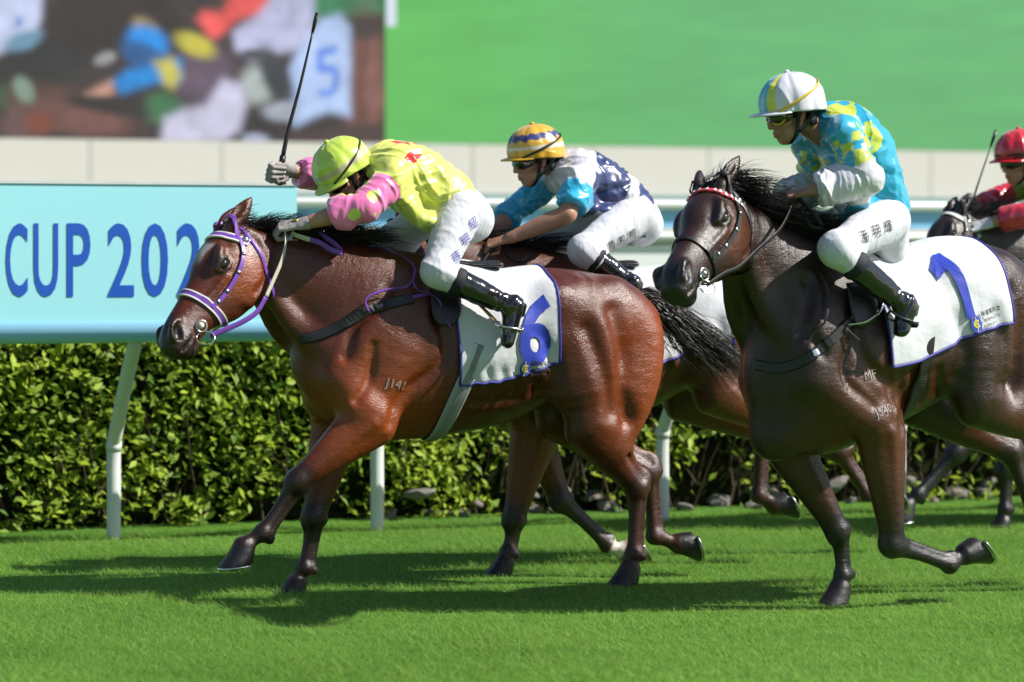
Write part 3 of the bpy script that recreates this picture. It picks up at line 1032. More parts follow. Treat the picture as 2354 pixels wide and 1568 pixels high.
def ring(hf, r, z, ph0=0, mat=None, name='band', parent=None, th0=0, th1=2 * math.pi, wid=.008, thick=.0025, tilt=0.0, n=60, off=.004):
    """flat strap running round the helmet at height z (tilt lowers the front)"""
    P = []
    for i in range(n + 1):
        th = th0 + (th1 - th0) * i / n
        zz = z - tilt * math.cos(th)
        q = math.sqrt(max(.05, 1 - (zz / r / 1.02) ** 2)) if zz > 0 else 1.0
        P.append(hf((r + off) * 1.10 * q * math.cos(th), (r + off) * .94 * q * math.sin(th), zz))
    mb = MB()
    mb.tube(P, (thick, wid), 6, side=hf.z)
    return mb.build(name, mat, parent)


def text_mesh(txt, size=1.0, font_bold=0.0):
    """lettering as a flat mesh in its own plane (x right, y up), centred; finely split so it can follow a surface"""
    cu = bpy.data.curves.new('lettering', 'FONT')
    cu.body = txt
    cu.size = size
    cu.align_x = 'CENTER'; cu.align_y = 'CENTER'
    cu.offset = font_bold
    cu.resolution_u = 4
    ob = bpy.data.objects.new('lettering', cu)
    col.objects.link(ob)
    dg = bpy.context.evaluated_depsgraph_get()
    me = bpy.data.meshes.new_from_object(ob.evaluated_get(dg))
    bpy.data.objects.remove(ob); bpy.data.curves.remove(cu)
    return me


def split_mesh(me, step):
    """cut a flat mesh along a grid so that it can bend"""
    bm = bmesh.new(); bm.from_mesh(me)
    if not bm.verts:
        return bm
    for ax in (0, 1):
        mn = min(v.co[ax] for v in bm.verts); mx = max(v.co[ax] for v in bm.verts)
        x = mn + step
        while x < mx:
            no = [0, 0, 0]; no[ax] = 1
            co = [0, 0, 0]; co[ax] = x
            bmesh.ops.bisect_plane(bm, geom=bm.verts[:] + bm.edges[:] + bm.faces[:], plane_co=co, plane_no=no)
            x += step
    bmesh.ops.triangulate(bm, faces=bm.faces[:])
    return bm


def print_on(field, me, origin, ex, ey, cast_dir, name, mat, parent, off=.003, step=.02, warp=None, back=.25):
    """lay flat lettering on a surface: plane point -> marched along cast_dir onto the field"""
    bm = split_mesh(me, step)
    V = np.array([v.co[:] for v in bm.verts])
    if not len(V):
        bm.free(); return None
    if warp: V = warp(V)
    ex, ey, cd = unit(ex), unit(ey), unit(cast_dir)
    Q = np.array(origin) + np.outer(V[:, 0], ex) + np.outer(V[:, 1], ey) - cd * back
    W, ok = field.cast(Q, cd, off)
    for v, p in zip(bm.verts, W):
        v.co = p
    bad = [v for v, k in zip(bm.verts, ok) if not k]
    bmesh.ops.delete(bm, geom=bad, context='VERTS')
    m2 = bpy.data.meshes.new(name); bm.to_mesh(m2); bm.free()
    return link(name, m2, mat, parent)


def build_rider(sp, fr, label, group):
    J = sp['joints']
    C, B = rider_chains(J)
    root = empty('person', fr.O, fr.rot)
    tag(root, label, 'person', group)
    h = sp.get('h', .006)
    hf = HeadF(J['head'], sp['up'], sp['front'])
    latv = B['lat']
    # ---- body: one continuous skin surface, thinner than the clothes
    names = ['torso', 'neck', 'armN', 'armF', 'foreN', 'foreF', 'thighN', 'thighF', 'shinN', 'shinF', 'footN', 'footF']
    Cb = {n: [(p, a * (.80 if n[:4] not in ('fore', 'neck') else 1.0), b * (.80 if n[:4] not in ('fore', 'neck') else 1.0)) for p, a, b in C[n]] for n in names}
    Fb = grow(Cb, names, sp.get('hb', .0055), 0, .03, extra=[hf(.15, .12, .15), hf(-.15, -.12, -.15), J['haN'], J['haF']], side=latv)
    face(Fb, hf, 1.0)
    for s_, sg in (('N', 1), ('F', -1)):
        if not sp.get('glove' + s_):
            hand(Fb, J['wr' + s_], J['ha' + s_], sp['back' + s_], sp['thumb' + s_])
    V, Q = Fb.mesh(1)
    me = mesh_np('body', V, Q)
    q = hf.inv(V)
    sk = np.array(sp.get('skin', (.42, .225, .14)))
    cc = np.tile(sk, (len(V), 1)) * (1 + .10 * vnoise(V * 30, 4))[:, None]
    lips = (np.linalg.norm((q - [.10, 0, -.077]) * [1, .8, 1.6], axis=1) < .022)
    cc[lips] = sk * [1.0, .62, .6]
    red = (1 - sstep(np.linalg.norm((np.abs(q) * [1, 1, 0] - [0.006, .086, 0]) * [.6, 1, 1], axis=1), .01, .03)) * (np.abs(q[:, 2]) < .04)
    cc = cc * (1 - .4 * red[:, None]) + sk * [1.25, .6, .55] * (.4 * red[:, None])
    # short black hair below the helmet edge
    hair = ((q[:, 0] < -.015) & (q[:, 2] > -.03 + .25 * np.maximum(0, q[:, 0] + .05)) & (np.linalg.norm(q, axis=1) < .16)) | ((np.abs(q[:, 0] - .02) < .016) & (np.abs(q[:, 1]) > .055) & (q[:, 2] > -.015) & (q[:, 2] < .05))
    cc[hair] = (.012, .010, .009)
    set_col(me, np.clip(cc, 0, 1))
    link('body', me, M_skin, root)
    # ---- jersey
    inf = sp.get('jinf', .016)
    Cj = {'torso': C['torso'], 'armN': C['armN'], 'armF': C['armF']}
    jn = ['torso', 'armN', 'armF']
    cuffs = {}
    for s_ in 'NF':
        t = sp.get('sleeve' + s_, .55)              # how far down the forearm the sleeve reaches
        E, W = np.array(J['el' + s_]), np.array(J['wr' + s_])
        if t > 0:
            e = E + (W - E) * t
            bl = sp.get('blouse', .012)
            Cj['slv' + s_] = [(E, .046, .046), (E * .5 + e * .5, .046 + bl, .046 + bl), (E * .12 + e * .88, .042 + bl, .042 + bl), (e, .034, .034)]
            jn.append('slv' + s_)
            cuffs[s_] = (e, unit(W - E))
        else:                                        # short sleeve: cut above the elbow
            S = np.array(J['sh' + s_]); e = S + (E - S) * (1 + t)
            Cj['arm' + s_] = [(S, .064, .064), (S * .45 + e * .55, .064, .064), (e, .062, .062)]
            cuffs[s_] = (e, unit(E - S))
    Cj['torso'] = [(p, a + (.012 if i < 3 else .004), b + (.014 if i < 3 else .004)) for i, (p, a, b) in enumerate(C['torso'])]
    Fj = grow(Cj, jn, h, inf, .05, side=latv, ks={'slvN': .02, 'slvF': .02})
    for pts, k_ in sp.get('drape', []):
        Fj.limb([(fr.P(x, y, l), a, b) for x, y, l, a, b in pts], k=k_, side=latv)
    # open at cuffs, waist and neck
    for s_, (e, d) in cuffs.items():
        Fj.plane_cut(e, d, .11)
    wcut = B['M'](sp.get('waist', -.12), -.01)
    Fj.plane_cut(wcut, -B['ax'] + B['up'] * sp.get('wtilt', .15), .40)
    nk = np.array(J['neck'])
    V, Q = Fj.mesh(2)
    N = vnormals(V, Q)
    V0 = V.copy()
    V = silk_folds(V, N, B, J, sp.get('fold', .010), sp['seed'])
    V = lap(V, Q, .12)
    me = mesh_np('jersey', V, Q)
    tpar = lambda Vx: ((Vx - B['pel']) @ B['ax']) / np.linalg.norm(B['sh'] - B['pel'])
    lat = (V0 - B['pel']) @ latv
    upv = (V0 - B['pel']) @ B['up']
    arm = {}
    for s_ in 'NF':
        S, E, W = (np.array(J[a + s_]) for a in ('sh', 'el', 'wr'))
        d, t = dist_poly(V0, [S, E, W])
        arm[s_] = (d, t)
    set_col(me, sp['silks'](V0, tpar(V0), lat, upv, arm, N))
    jo = link('jersey', me, M_satin_v, root)
    # collar
    F3 = Field(nk - .16, nk + .16, .006)
    # ---- cuffs gathered
    for s_, (e, d) in cuffs.items():
        if sp.get('sleeve' + s_, .55) > 0:
            mb = MB()
            a = unit(np.cross(d, [0.1, .2, 1])); b = np.cross(d, a)
            P = [e - d * .004 + (sp.get('cuffr', .049) + .003 * math.cos(i * 1.9)) * (math.cos(i / 48 * 2 * math.pi) * a + math.sin(i / 48 * 2 * math.pi) * b) for i in range(49)]
            mb.tube(P, (.007, .015), 6, side=d)
            mb.build('cuff', sp['cuffmat'], jo)
    # ---- breeches
    tn = ['thighN', 'thighF']
    Ck = {}
    for s_ in 'NF':
        Kn, An = np.array(J['kn' + s_]), np.array(J['an' + s_])
        Ck['thigh' + s_] = C['thigh' + s_]
        e = Kn + (An - Kn) * .28
        Ck['calf' + s_] = [(Kn, .062, .060), (e, .058, .056)]
    Ck['seat'] = [(B['M'](.12, .0), .100, .142), (B['M'](-.12, -.01), .112, .150), (B['M'](-.26, -.02), .095, .13)]
    Fk = grow(Ck, ['seat', 'thighN', 'thighF', 'calfN', 'calfF'], h, .006, .05, side=latv)
    Fk.limb([(p, a + .006, b + .006) for p, a, b in Ck['seat']], k=.05, sub=5, side=latv)
    V, Q = Fk.mesh(2)
    N = vnormals(V, Q)
    kn = np.array(J['knN'])
    w = .35 + .9 * np.exp(-(np.minimum(np.linalg.norm(V - kn, axis=1), np.linalg.norm(V - np.array(J['knF']), axis=1)) / .12) ** 2) + .8 * np.exp(-(np.minimum(np.linalg.norm(V - np.array(J['hipN']), axis=1), np.linalg.norm(V - np.array(J['hipF']), axis=1)) / .13) ** 2)
    V2 = fold_noise(V, N, .006, 13, sp['seed'] + 3, axis=np.cross(np.array(J['knN']) - np.array(J['hipN']), [0, 1, 0]))
    V = V + (V2 - V) * w[:, None]
    me = mesh_np('breeches', V, Q)
    bo = link('breeches', me, M_breech, root)
    if sp.get('name'):
        txt, size, pos, rot, mat_ = sp['name']
        for ch, (x, y) in zip(txt, pos):
            tm = text_mesh(ch, size, 0.0)
            o = fr.P(x, y, .33)
            ex = np.array([-math.cos(rot), 0, math.sin(rot)]); ey = np.array([math.sin(rot), 0, math.cos(rot)])
            print_on(Fk, tm, o, ex, ey, (.0, -1, 0), 'lettering', mat_, bo, off=.007, step=.02)
    # ---- boots
    for s_ in 'NF':
        Kn, An, To = (np.array(J[a + s_]) for a in ('kn', 'an', 'to'))
        top = Kn + (An - Kn) * .30
        ax = unit(An - Kn); fx = unit(To - An)
        P = np.array([top, An, To])
        Fo = Field(P.min(0) - .1, P.max(0) + .1, .005)
        Fo.limb([(top - ax * .02, .065, .062), (top + (An - top) * .4, .060, .056), (top + (An - top) * .85, .045, .043), (An, .043, .043)], k=.02)
        Fo.limb([(An - fx * .02, .045, .043), (An * .5 + To * .5, .038, .043), (To, .027, .040)], k=.03)
        sole = unit(np.cross(fx, [0, 1, 0]))
        if sole @ ax < 0: sole = -sole
        Fo.limb([(An + sole * .035 - fx * .015, .014, .036), (An * .6 + To * .4 + sole * .022, .012, .040), (To + sole * .014, .010, .040)], k=.006)
        Fo.limb([(An + sole * .045 - fx * .02, .014, .032), (An + sole * .045 + fx * .02, .014, .032)], k=.004)
        Fo.plane_cut(top, -ax, .12)
        V, Q = Fo.mesh(1)
        N = vnormals(V, Q)
        t = (V - top) @ ax
        wr = np.exp(-((t - np.linalg.norm(An - top) * .85) / .07) ** 2)
        V = V + N * (.0025 * wr * np.sin(t * 150 + 3 * vnoise(V * 25, 3)) + .0025 * vnoise(V * 30, 7))[:, None]
        bt = link('boot', mesh_np('boot', V, Q), M_boot, root)
        if sp.get('sock', True):
            mb = MB()
            P = [Kn + (An - Kn) * t for t in (.18, .22, .26, .30, .335)]
            mb.tube(P, [.060, .0685, .0700, .0705, .064], 24, side=(0, 1, 0))
            mb.build('boot_top', M_navycloth, bt)
    # ---- gloves
    for s_ in 'NF':
        if sp.get('glove' + s_):
            W, H = np.array(J['wr' + s_]), np.array(J['ha' + s_])
            Fg = Field(np.minimum(W, H) - .11, np.maximum(W, H) + .11, .004)
            hand(Fg, W, H, sp['back' + s_], sp['thumb' + s_], s=1.10)
            d = unit(H - W)
            Fg.limb([(W - d * .01, .031, .035), (W + d * .01, .029, .034), (W + d * .03, .024, .040)], k=.01, side=np.cross(d, sp['back' + s_]))
            Fg.plane_cut(W - d * .015, -d, .08)
            V, Q = Fg.mesh(1)
            gl = link('glove', mesh_np('glove', V, Q), sp['glove' + s_], root)
            if sp.get('glovebadge') and s_ == 'N':
                mb = MB(); c = H - d * .035 + unit(sp['back' + s_]) * .024
                mb.tube([c - d * .012, c - d * .004, c + d * .006, c + d * .014], [(.004, .006), (.005, .013), (.005, .010), (.004, .004)], 8, side=np.cross(d, sp['back' + s_]))
                mb.build('badge', M_gold, gl)
    # ---- helmet, peak, straps, goggles
    r = sp.get('hr', .135)
    hh = HeadF(hf(sp.get('hx', -.005), 0, sp.get('hz', .056)), hf.z, hf.x)
    ho = helmet_mesh(hh, r, sp['cap'], root, seed=sp['seed'], seams=sp.get('seams', 8))
    mb = MB(); mb.tube([hh(0, 0, r * .98), hh(0, 0, r * .98 + .008), hh(0, 0, r * .98 + .012)], [.014, .012, .004], 14, side=hh.x); mb.build('button', sp['peakmat'], ho)
    visor(hh, r * .97, sp['peakmat'], ho, length=sp.get('peak', .06), drop=sp.get('pdrop', .02), z0=sp.get('pz', -.022))
    if sp.get('bandmat'):
        ring(hh, r, sp.get('bandz', -.004), mat=sp['bandmat'], parent=ho, wid=.008, tilt=.0, off=.004, name='band')
    # chin harness
    mb = MB()
    for sd in (1, -1):
        P = spline([hh(.02, sd * r * .92, -.03), hf(.022, sd * .083, -.03), hf(.03, sd * .068, -.085), hf(.045, sd * .030, -.122), hf(.05, 0, -.128)], 6)
        mb.tube(P, (.003, .011), 6, side=hf.x)
        P = spline([hh(-.06, sd * r * .80, -.04), hf(-.03, sd * .084, -.04), hf(.02, sd * .074, -.075)], 5)
        mb.tube(P, (.003, .010), 6, side=hf.x)
    P = spline([hf(-.04, .082, -.035), hf(-.082, .05, -.035), hf(-.10, 0, -.035), hf(-.082, -.05, -.035), hf(-.04, -.082, -.035)], 5)
    mb.tube(P, (.008, .030), 6, side=hf.z)
    mb.build('chin_strap', M_black, ho)
    # goggles: frame, two dark lenses, elastic over the cap
    go = None
    Fg = Field(hf.o - .17, hf.o + .17, .004)
    gz = sp.get('gz', .0)
    Fg.limb([(hf(.060, .074, gz), .024, .016), (hf(.092, .050, gz - .002), .029, .017), (hf(.110, .018, gz), .024, .016), (hf(.113, 0, gz + .005), .018, .014), (hf(.110, -.018, gz), .024, .016), (hf(.092, -.050, gz - .002), .029, .017), (hf(.060, -.074, gz), .024, .016)], k=.01, side=hf.x)
    V, Q = Fg.mesh(1)
    go = link('goggles', mesh_np('goggles', V, Q), M_lens, root)
    mb = MB()
    for sd in (1, -1):
        c = hf(.094, sd * .046, gz); n_ = unit(hf.x * .8 + hf.y * sd * .55); a = unit(np.cross(hf.z, n_)); 
        P = [c + n_ * .012 + a * .036 * math.cos(t) + hf.z * .029 * math.sin(t) - n_ * .010 * math.cos(t) ** 2 for t in np.linspace(0, 2 * math.pi, 33)]
        mb.tube(P, sp.get('rim', .0035), 8, side=n_)
    mb.build('rim', sp.get('gmat', M_black), go)
    P = []
    for t in np.linspace(0, 1, 40):
        th = .75 + t * (2 * math.pi - 1.5)
        z = -.028 + (.085 + sp.get('gstrap', 0)) * math.sin(t * math.pi) ** 1.2
        zz = max(z, 0)
        qf = math.sqrt(max(.05, 1 - (zz / (r * .98)) ** 2))
        P.append(hh((r + .011) * 1.10 * qf * math.cos(th), (r + .011) * .94 * qf * math.sin(th), z))
    P = [hf(.064, .078, gz)] + P + [hf(.064, -.078, gz)]
    mb = MB(); mb.tube(P, (.002, sp.get('gw', .007)), 6, side=hf.z)
    mb.build('strap', sp.get('gmat', M_black), go)
    return root, dict(B=B, hf=hf, Fk=Fk, Fj=Fj, Fb=Fb)


def dist_poly(V, pts):
    """distance to a polyline and the fraction along it"""
    best = np.full(len(V), 9.0); par = np.zeros(len(V))
    L = [0]
    for i in range(len(pts) - 1):
        L.append(L[-1] + np.linalg.norm(pts[i + 1] - pts[i]))
    for i in range(len(pts) - 1):
        a, b = pts[i], pts[i + 1]; ab = b - a
        t = np.clip((V - a) @ ab / (ab @ ab), 0, 1)
        d = np.linalg.norm(V - (a + t[:, None] * ab), axis=1)
        m = d < best
        best[m] = d[m]; par[m] = (L[i] + t[m] * (L[i + 1] - L[i])) / L[-1]
    return best, par

# ------------------------------------------------------------------ tack and hair
def seen(F, fr, pts, off=.006):
    """points of the body's surface that lie behind photo points (x, y)"""
    S, D = [], []
    C = fr.loc((0, CAM_Y, CAM_H))
    for x, y in pts:
        a = fr.P(x, y, .75)
        d = unit(a - C)
        S.append(a); D.append(d)
    S = np.array(S); D = np.array(D)
    Q = S.copy()
    done = np.zeros(len(Q), bool)
    for _ in range(260):
        v = F.sample(Q) - off
        done |= v <= .0006
        Q = Q + np.where(done, 0, np.clip(v * .7, .0006, .03))[:, None] * D
    return Q


def strap(F, pts, w, th, name, mat, parent, off=.004, sub=6, snap=True, closed=False):
    """flat leather strap lying on the body"""
    P = spline(pts, sub, closed)
    if closed: P = np.concatenate([P, P[:1]])
    if snap: P = F.snap(P, off)
    N = F.grad(P, .012)
    m = len(P)
    V, Q = [], []
    for i in range(m):
        if closed:
            T = P[(i + 1) % (m - 1)] - P[(i - 1) % (m - 1)]
        else:
            T = P[min(i + 1, m - 1)] - P[max(i - 1, 0)]
        T = unit(T); n = unit(N[i] - (N[i] @ T) * T); b = np.cross(T, n)
        for a, c in ((-1, -.4), (-.8, .8), (.8, .8), (1, -.4), (.8, -1), (-.8, -1)):
            V.append(P[i] + b * a * w + n * c * th)
    for i in range(m - 1):
        for k in range(6):
            Q.append((i * 6 + k, i * 6 + (k + 1) % 6, i * 6 + 6 + (k + 1) % 6, i * 6 + 6 + k))
    mb = MB(); mb.add(V, Q)
    if not closed:
        mb.f.append(tuple(range(5, -1, -1))); mb.f.append(tuple((m - 1) * 6 + k for k in range(6)))
    return mb.build(name, mat, parent, False)


def free_strap(pts, w, th, name, mat, parent, side=(0, 0, 1), sub=6):
    mb = MB(); mb.tube(list(spline(pts, sub)), (th, w), 8, side=side)
    return mb.build(name, mat, parent)


def torus(mb, c, ax, R, r, n=28, m=8, sq=(1, 1)):
    ax = unit(ax); a = unit(np.cross(ax, [.13, .31, .94])); b = np.cross(ax, a)
    mb.tube([c + R * (sq[0] * math.cos(t) * a + sq[1] * math.sin(t) * b) for t in np.linspace(0, 2 * math.pi, n)], r, m, side=ax)
    return mb


def strands(name, roots, dirs, L, mat, parent, rng, wind=(-.5, 0, 0), grav=.35, wid=.0035, seg=7, curl=.06, lock=6):
    """loose hair as tapering strands in locks"""
    V, Q = [], []
    n = len(roots)
    nl = max(1, n // lock)
    lj = rng.normal(0, 1, (nl, 3)); ph = rng.uniform(0, 6.28, (nl, 2)); ll = rng.uniform(.6, 1.15, nl)
    wind = np.array(wind, float)
    for i in range(n):
        k = min(i // lock, nl - 1)
        Ls = L[i] * ll[k] * rng.uniform(.8, 1.1)
        d0 = unit(dirs[i] + .28 * lj[k] + .07 * rng.normal(0, 1, 3))
        sv = unit(np.cross(d0, rng.normal(0, 1, 3)))
        cv = unit(np.cross(d0, sv))
        b = len(V)
        for j in range(seg + 1):
            t = j / seg
            p = roots[i] + Ls * (d0 * t + wind * t * t + np.array([0, 0, -grav]) * t ** 2.2) + curl * Ls * t * (sv * math.sin(ph[k, 0] + 5 * t) * .5 + np.array([0, 1, 0]) * math.sin(ph[k, 1] + 4 * t) * .7) + .03 * Ls * t * rng.normal(0, .25, 3)
            w = wid * (1 - t) ** .6 + .0003
            V.append(p + sv * w); V.append(p - sv * w * .5 + cv * w * .8); V.append(p - sv * w * .5 - cv * w * .8)
        for j in range(seg):
            for q in range(3):
                a = b + j * 3
                Q.append((a + q, a + (q + 1) % 3, a + 3 + (q + 1) % 3, a + 3 + q))
    return link(name, mesh_np(name, np.array(V), np.array(Q)), mat, parent)


def ring_pts(hd, x, tilt, n=28, R=.2, zc=-.05):
    return [hd(x + tilt * math.sin(t), R * math.cos(t), zc + R * math.sin(t)) for t in np.linspace(0, 2 * math.pi, n, endpoint=False)]


def inward(F, P, c, off):
    """march points towards c until they reach the surface"""
    P = np.array(P, float); D = np.array(c) - P; D /= np.linalg.norm(D, axis=1, keepdims=True)
    done = np.zeros(len(P), bool)
    for _ in range(260):
        v = F.sample(P) - off
        done |= v <= .0006
        P = P + np.where(done, 0, np.clip(v * .6, .0005, .02))[:, None] * D
    return P


def build_horse(sp, fr, label, group, h, tk):
    """horse with coat, eyes, hair, shoes, bridle, breastplate, girth, saddle and number cloth"""
    F, hd = horse_field(sp, h)
    rng = np.random.default_rng(sp['seed'])
    J = {k: np.array(v, float) for k, v in sp['joints'].items()}
    root = empty('horse', fr.O, fr.rot)
    tag(root, label, 'horse', group)
    V, Q = F.mesh(2)
    me = mesh_np('body', V, Q)
    set_col(me, horse_colours(V, sp, hd, sp['seed']))
    link('body', me, sp['mat'], root)
    s = hd.s
    # eyes
    for sd in (1, -1):
        c = hd(.196, sd * .1020, .0125)
        mb = MB()
        n = 14
        Vv, Qq = [], []
        for i in range(n + 1):
            for j in range(2 * n):
                a, b = math.pi * i / n, math.pi * j / n
                Vv.append(c + .0235 * s * (math.cos(a) * hd.y * sd + math.sin(a) * (math.cos(b) * hd.x * 1.12 + math.sin(b) * hd.z * .92)))
        for i in range(n):
            for j in range(2 * n):
                Qq.append((i * 2 * n + j, i * 2 * n + (j + 1) % (2 * n), (i + 1) * 2 * n + (j + 1) % (2 * n), (i + 1) * 2 * n + j))
        mb.add(Vv, Qq); mb.build('eye', M_eye, root)
    # shoes
    for c, hk in (('coN', 'fN'), ('coF', 'fF'), ('chN', 'hN'), ('chF', 'hF')):
        hf = sp['hoof_' + hk]
        toe = unit(hf[0]); up = np.array(hf[1], float); up = unit(up - (up @ toe) * toe); sdv = np.cross(up, toe)
        o = J[c] - up * .089 + toe * .048
        mb = MB()
        mb.tube([o + .073 * (math.cos(t) * toe * 1.12 + math.sin(t) * sdv) for t in np.linspace(-2.35, 2.35, 25)], (.011, .005), 6, side=up)
        mb.build('horseshoe', M_steel, root)
    # ---- mane, forelock, tail
    crest = sp['crest']
    Pc = spline(crest, 24)
    Pc = F.snap(Pc + [0, 0, .02], 0.0)
    n = sp.get('nmane', 1300)
    idx = rng.uniform(0, len(Pc) - 1.01, n); idx.sort()
    i0 = idx.astype(int); f = (idx - i0)[:, None]
    R = Pc[i0] * (1 - f) + Pc[i0 + 1] * f + rng.normal(0, .008, (n, 3)) * [0, 1, .3]
    R[:, 2] -= .006
    dirs = np.tile(np.array(sp.get('mdir', (-.75, .25, .55))), (n, 1)) + rng.normal(0, .22, (n, 3))
    strands('mane', R, dirs, np.full(n, sp.get('mlen', .15)), M_hair, root, rng, wind=sp.get('mwind', (-.5, .25, 0)), grav=.45, wid=.0023, curl=.20, lock=14)
    n = 220
    R = np.array([hd(rng.uniform(-.06, .03), rng.normal(0, .022), .082) for _ in range(n)])
    R = F.snap(R, -.003)
    dirs = np.tile(np.array(sp.get('fdir', (-.9, .1, .45))), (n, 1)) + rng.normal(0, .25, (n, 3))
    strands('forelock', R, dirs, np.full(n, sp.get('flen', .12)), M_hair, root, rng, wind=(-.4, .1, 0), grav=.2, wid=.0026, curl=.18, lock=10)
    if sp.get('tail') is not None:
        T = spline(sp['tail'], 10)
        mb = MB(); m = len(T)
        mb.tube(list(T[:m * 2 // 3]), [.045 * (1 - i / (m * .72)) + .01 for i in range(m * 2 // 3)], 10, side=(0, 1, 0))
        tl = mb.build('tail', M_hair, root)
        n = sp.get('ntail', 1300)
        V, Q = [], []
        lo_ = None
        for k in range(n):
            t0 = rng.uniform(0, .5) ** 1.2 * (m - 1) * .9
            if k % 9 == 0: lo_ = rng.normal(0, 1, 3)
            a = int(t0)
            L = rng.uniform(.45, .8) * (m - 1)
            o = (lo_ + rng.normal(0, .28, 3)) * [.35, 1.0, .9]
            b = len(V); seg = 9
            wv = rng.uniform(0, 6.28)
            sv = unit(rng.normal(0, 1, 3)); cv = unit(np.cross(sv, [1, .2, .3]))
            for j in range(seg + 1):
                t = j / seg
                q = min(t0 + L * t, (m - 1) * 1.22)
                qi = min(int(q), m - 2); p = T[qi] + (T[qi + 1] - T[qi]) * (q - qi)
                sprd = .016 + .040 * t ** .9 * (1 + .5 * math.sin(3 * t + wv))
                p = p + o * sprd + np.array([0, 0, -.10]) * t * t * rng.uniform(.6, 1.2)
                w = .0026 * (1 - t) ** .5 + .0004
                V += [p + sv * w, p - sv * w * .5 + cv * w * .8, p - sv * w * .5 - cv * w * .8]
            for j in range(seg):
                for q in range(3):
                    aa = b + j * 3
                    Q.append((aa + q, aa + (q + 1) % 3, aa + 3 + (q + 1) % 3, aa + 3 + q))
        link('tail_hair', mesh_np('tail_hair', np.array(V), np.array(Q)), M_hair, tl)
    # ---- bridle
    br = empty('bridle'); br.parent = root
    ma, mb_ = tk['strap'], tk.get('edge')
    nb = inward(F, ring_pts(hd, .375, 0.0), hd(.375, 0, -.03), .004)
    strap(F, nb, tk.get('nbw', .013), .004, 'noseband', tk.get('noseband', ma), br, closed=True, sub=2, off=.006)
    if mb_ is not None:
        for dx in (-.013, .013):
            e = inward(F, ring_pts(hd, .375 + dx, 0.0), hd(.375 + dx, 0, -.03), .004)
            strap(F, e, .0045, .0055, 'noseband_edge', mb_, br, closed=True, sub=2, off=.006)
    def arc(x0, x1, n=17, lo=-.02):
        out = []
        for t in np.linspace(0, math.pi, n):
            q = math.sin(t)
            z = lo + .16 * q
            out.append(hd(x1 + (x0 - x1) * q, .19 * math.cos(t), z))
        return out
    bb = inward(F, arc(tk.get('bx', .075), .03), hd(.05, 0, -.05), .005)
    strap(F, bb, .014, .004, 'browband', tk.get('browband', ma), br, sub=3, off=.007)
    if mb_ is not None:
        for dx in (-.014, .014):
            e = inward(F, arc(.075 + dx, .03 + dx), hd(.05 + dx, 0, -.05), .005)
            strap(F, e, .0045, .0055, 'browband_edge', mb_, br, sub=3, off=.007)
    if tk.get('teeth') is not None:                 # shark-tooth browband
        Pb = F.snap(spline(bb, 3), .0125); Nb = F.grad(Pb, .012)
        nt_ = 17
        for i in range(nt_):
            q = (i + .5) / nt_ * (len(Pb) - 2); a = int(q)
            T = unit(Pb[a + 1] - Pb[a]); n_ = Nb[a]; b_ = np.cross(T, n_)
            wv = np.linalg.norm(Pb[-1] - Pb[0]) / nt_ * .62
            mt = MB()
            pc = Pb[a]
            mt.add([pc - T * wv - b_ * .0135, pc + T * wv - b_ * .0135, pc + T * wv * .2 + b_ * .0135, pc - T * wv - b_ * .0135 + n_ * .002, pc + T * wv - b_ * .0135 + n_ * .002, pc + T * wv * .2 + b_ * .0135 + n_ * .002], [(3, 4, 5), (0, 2, 1), (0, 1, 4, 3), (1, 2, 5, 4), (2, 0, 3, 5)])
            mt.build('browband_tooth', tk['teeth'], br, smooth=False)
    for sd in (1, -1):
        ck = [hd(-.03, sd * .05, .10), hd(.02, sd * .16, .0), hd(.12, sd * .17, -.05), hd(.25, sd * .15, -.075), hd(.37, sd * .12, -.075), hd(.455, sd * .11, -.06)]
        ck = inward(F, spline(ck, 4), hd(.2, 0, -.05), .005)
        cp = strap(F, ck, .011, .0035, 'cheekpiece', ma, br, sub=2, off=.010)
        for q in (6, 10, 14, 17):
            if q < len(ck) - 1:
                p = F.snap(ck[q:q + 2], .014); 
                mbk = MB(); t_ = unit(p[1] - p[0]); n_ = F.grad(p[:1])[0]
                mbk.tube([p[0] - t_ * .006, p[0] + t_ * .006], (.004, .011), 8, side=np.cross(t_, n_))
                mbk.build('keeper', tk.get('keeper', M_steel), br)
        tl_ = [hd(-.04, sd * .04, .09), hd(.0, sd * .15, -.02), hd(.05, sd * .16, -.13), hd(.10, sd * .12, -.22), hd(.13, sd * .05, -.29)]
        tp = inward(F, spline(tl_[:4], 4), hd(.05, 0, -.07), .005)
        free_strap(list(tp[::2]) + [hd(.13, sd * .06, -.26), hd(.14, 0, -.275)], .010, .003, 'throatlash', ma, br, side=hd.x, sub=3)
        # rosette, bit, rings
        p = F.snap([hd(.03, sd * .12, -.01)], .014)[0]; n_ = F.grad([p])[0]
        mr = MB(); mr.tube([p - n_ * .006, p, p + n_ * .005, p + n_ * .008], [.016, .017, .013, .003], 14, side=hd.x); mr.build('rosette', M_steel, br)
        p = inward(F, [hd(.475, sd * .2, -.062)], hd(.475, 0, -.062), .012)[0]
        mr = MB(); torus(mr, p + hd.z * -.004, unit(hd.y * sd + hd.x * .25), .026, .004); mr.build('bit_ring', M_steel, br)
        mr = MB(); mr.tube([p - hd.y * sd * .03, p - hd.y * sd * .008, p + hd.y * sd * .008, p + hd.y * sd * .014], [.010, .015, .014, .006], 12, side=hd.x); mr.build('bit_cheek', tk.get('bitmat', M_steel), br)
        mr = MB(); torus(mr, p + hd.x * .035 - hd.z * .05, unit(hd.y * sd + hd.z * .5), .042, .003, sq=(1, .8)); mr.build('loose_ring', M_steel, br)
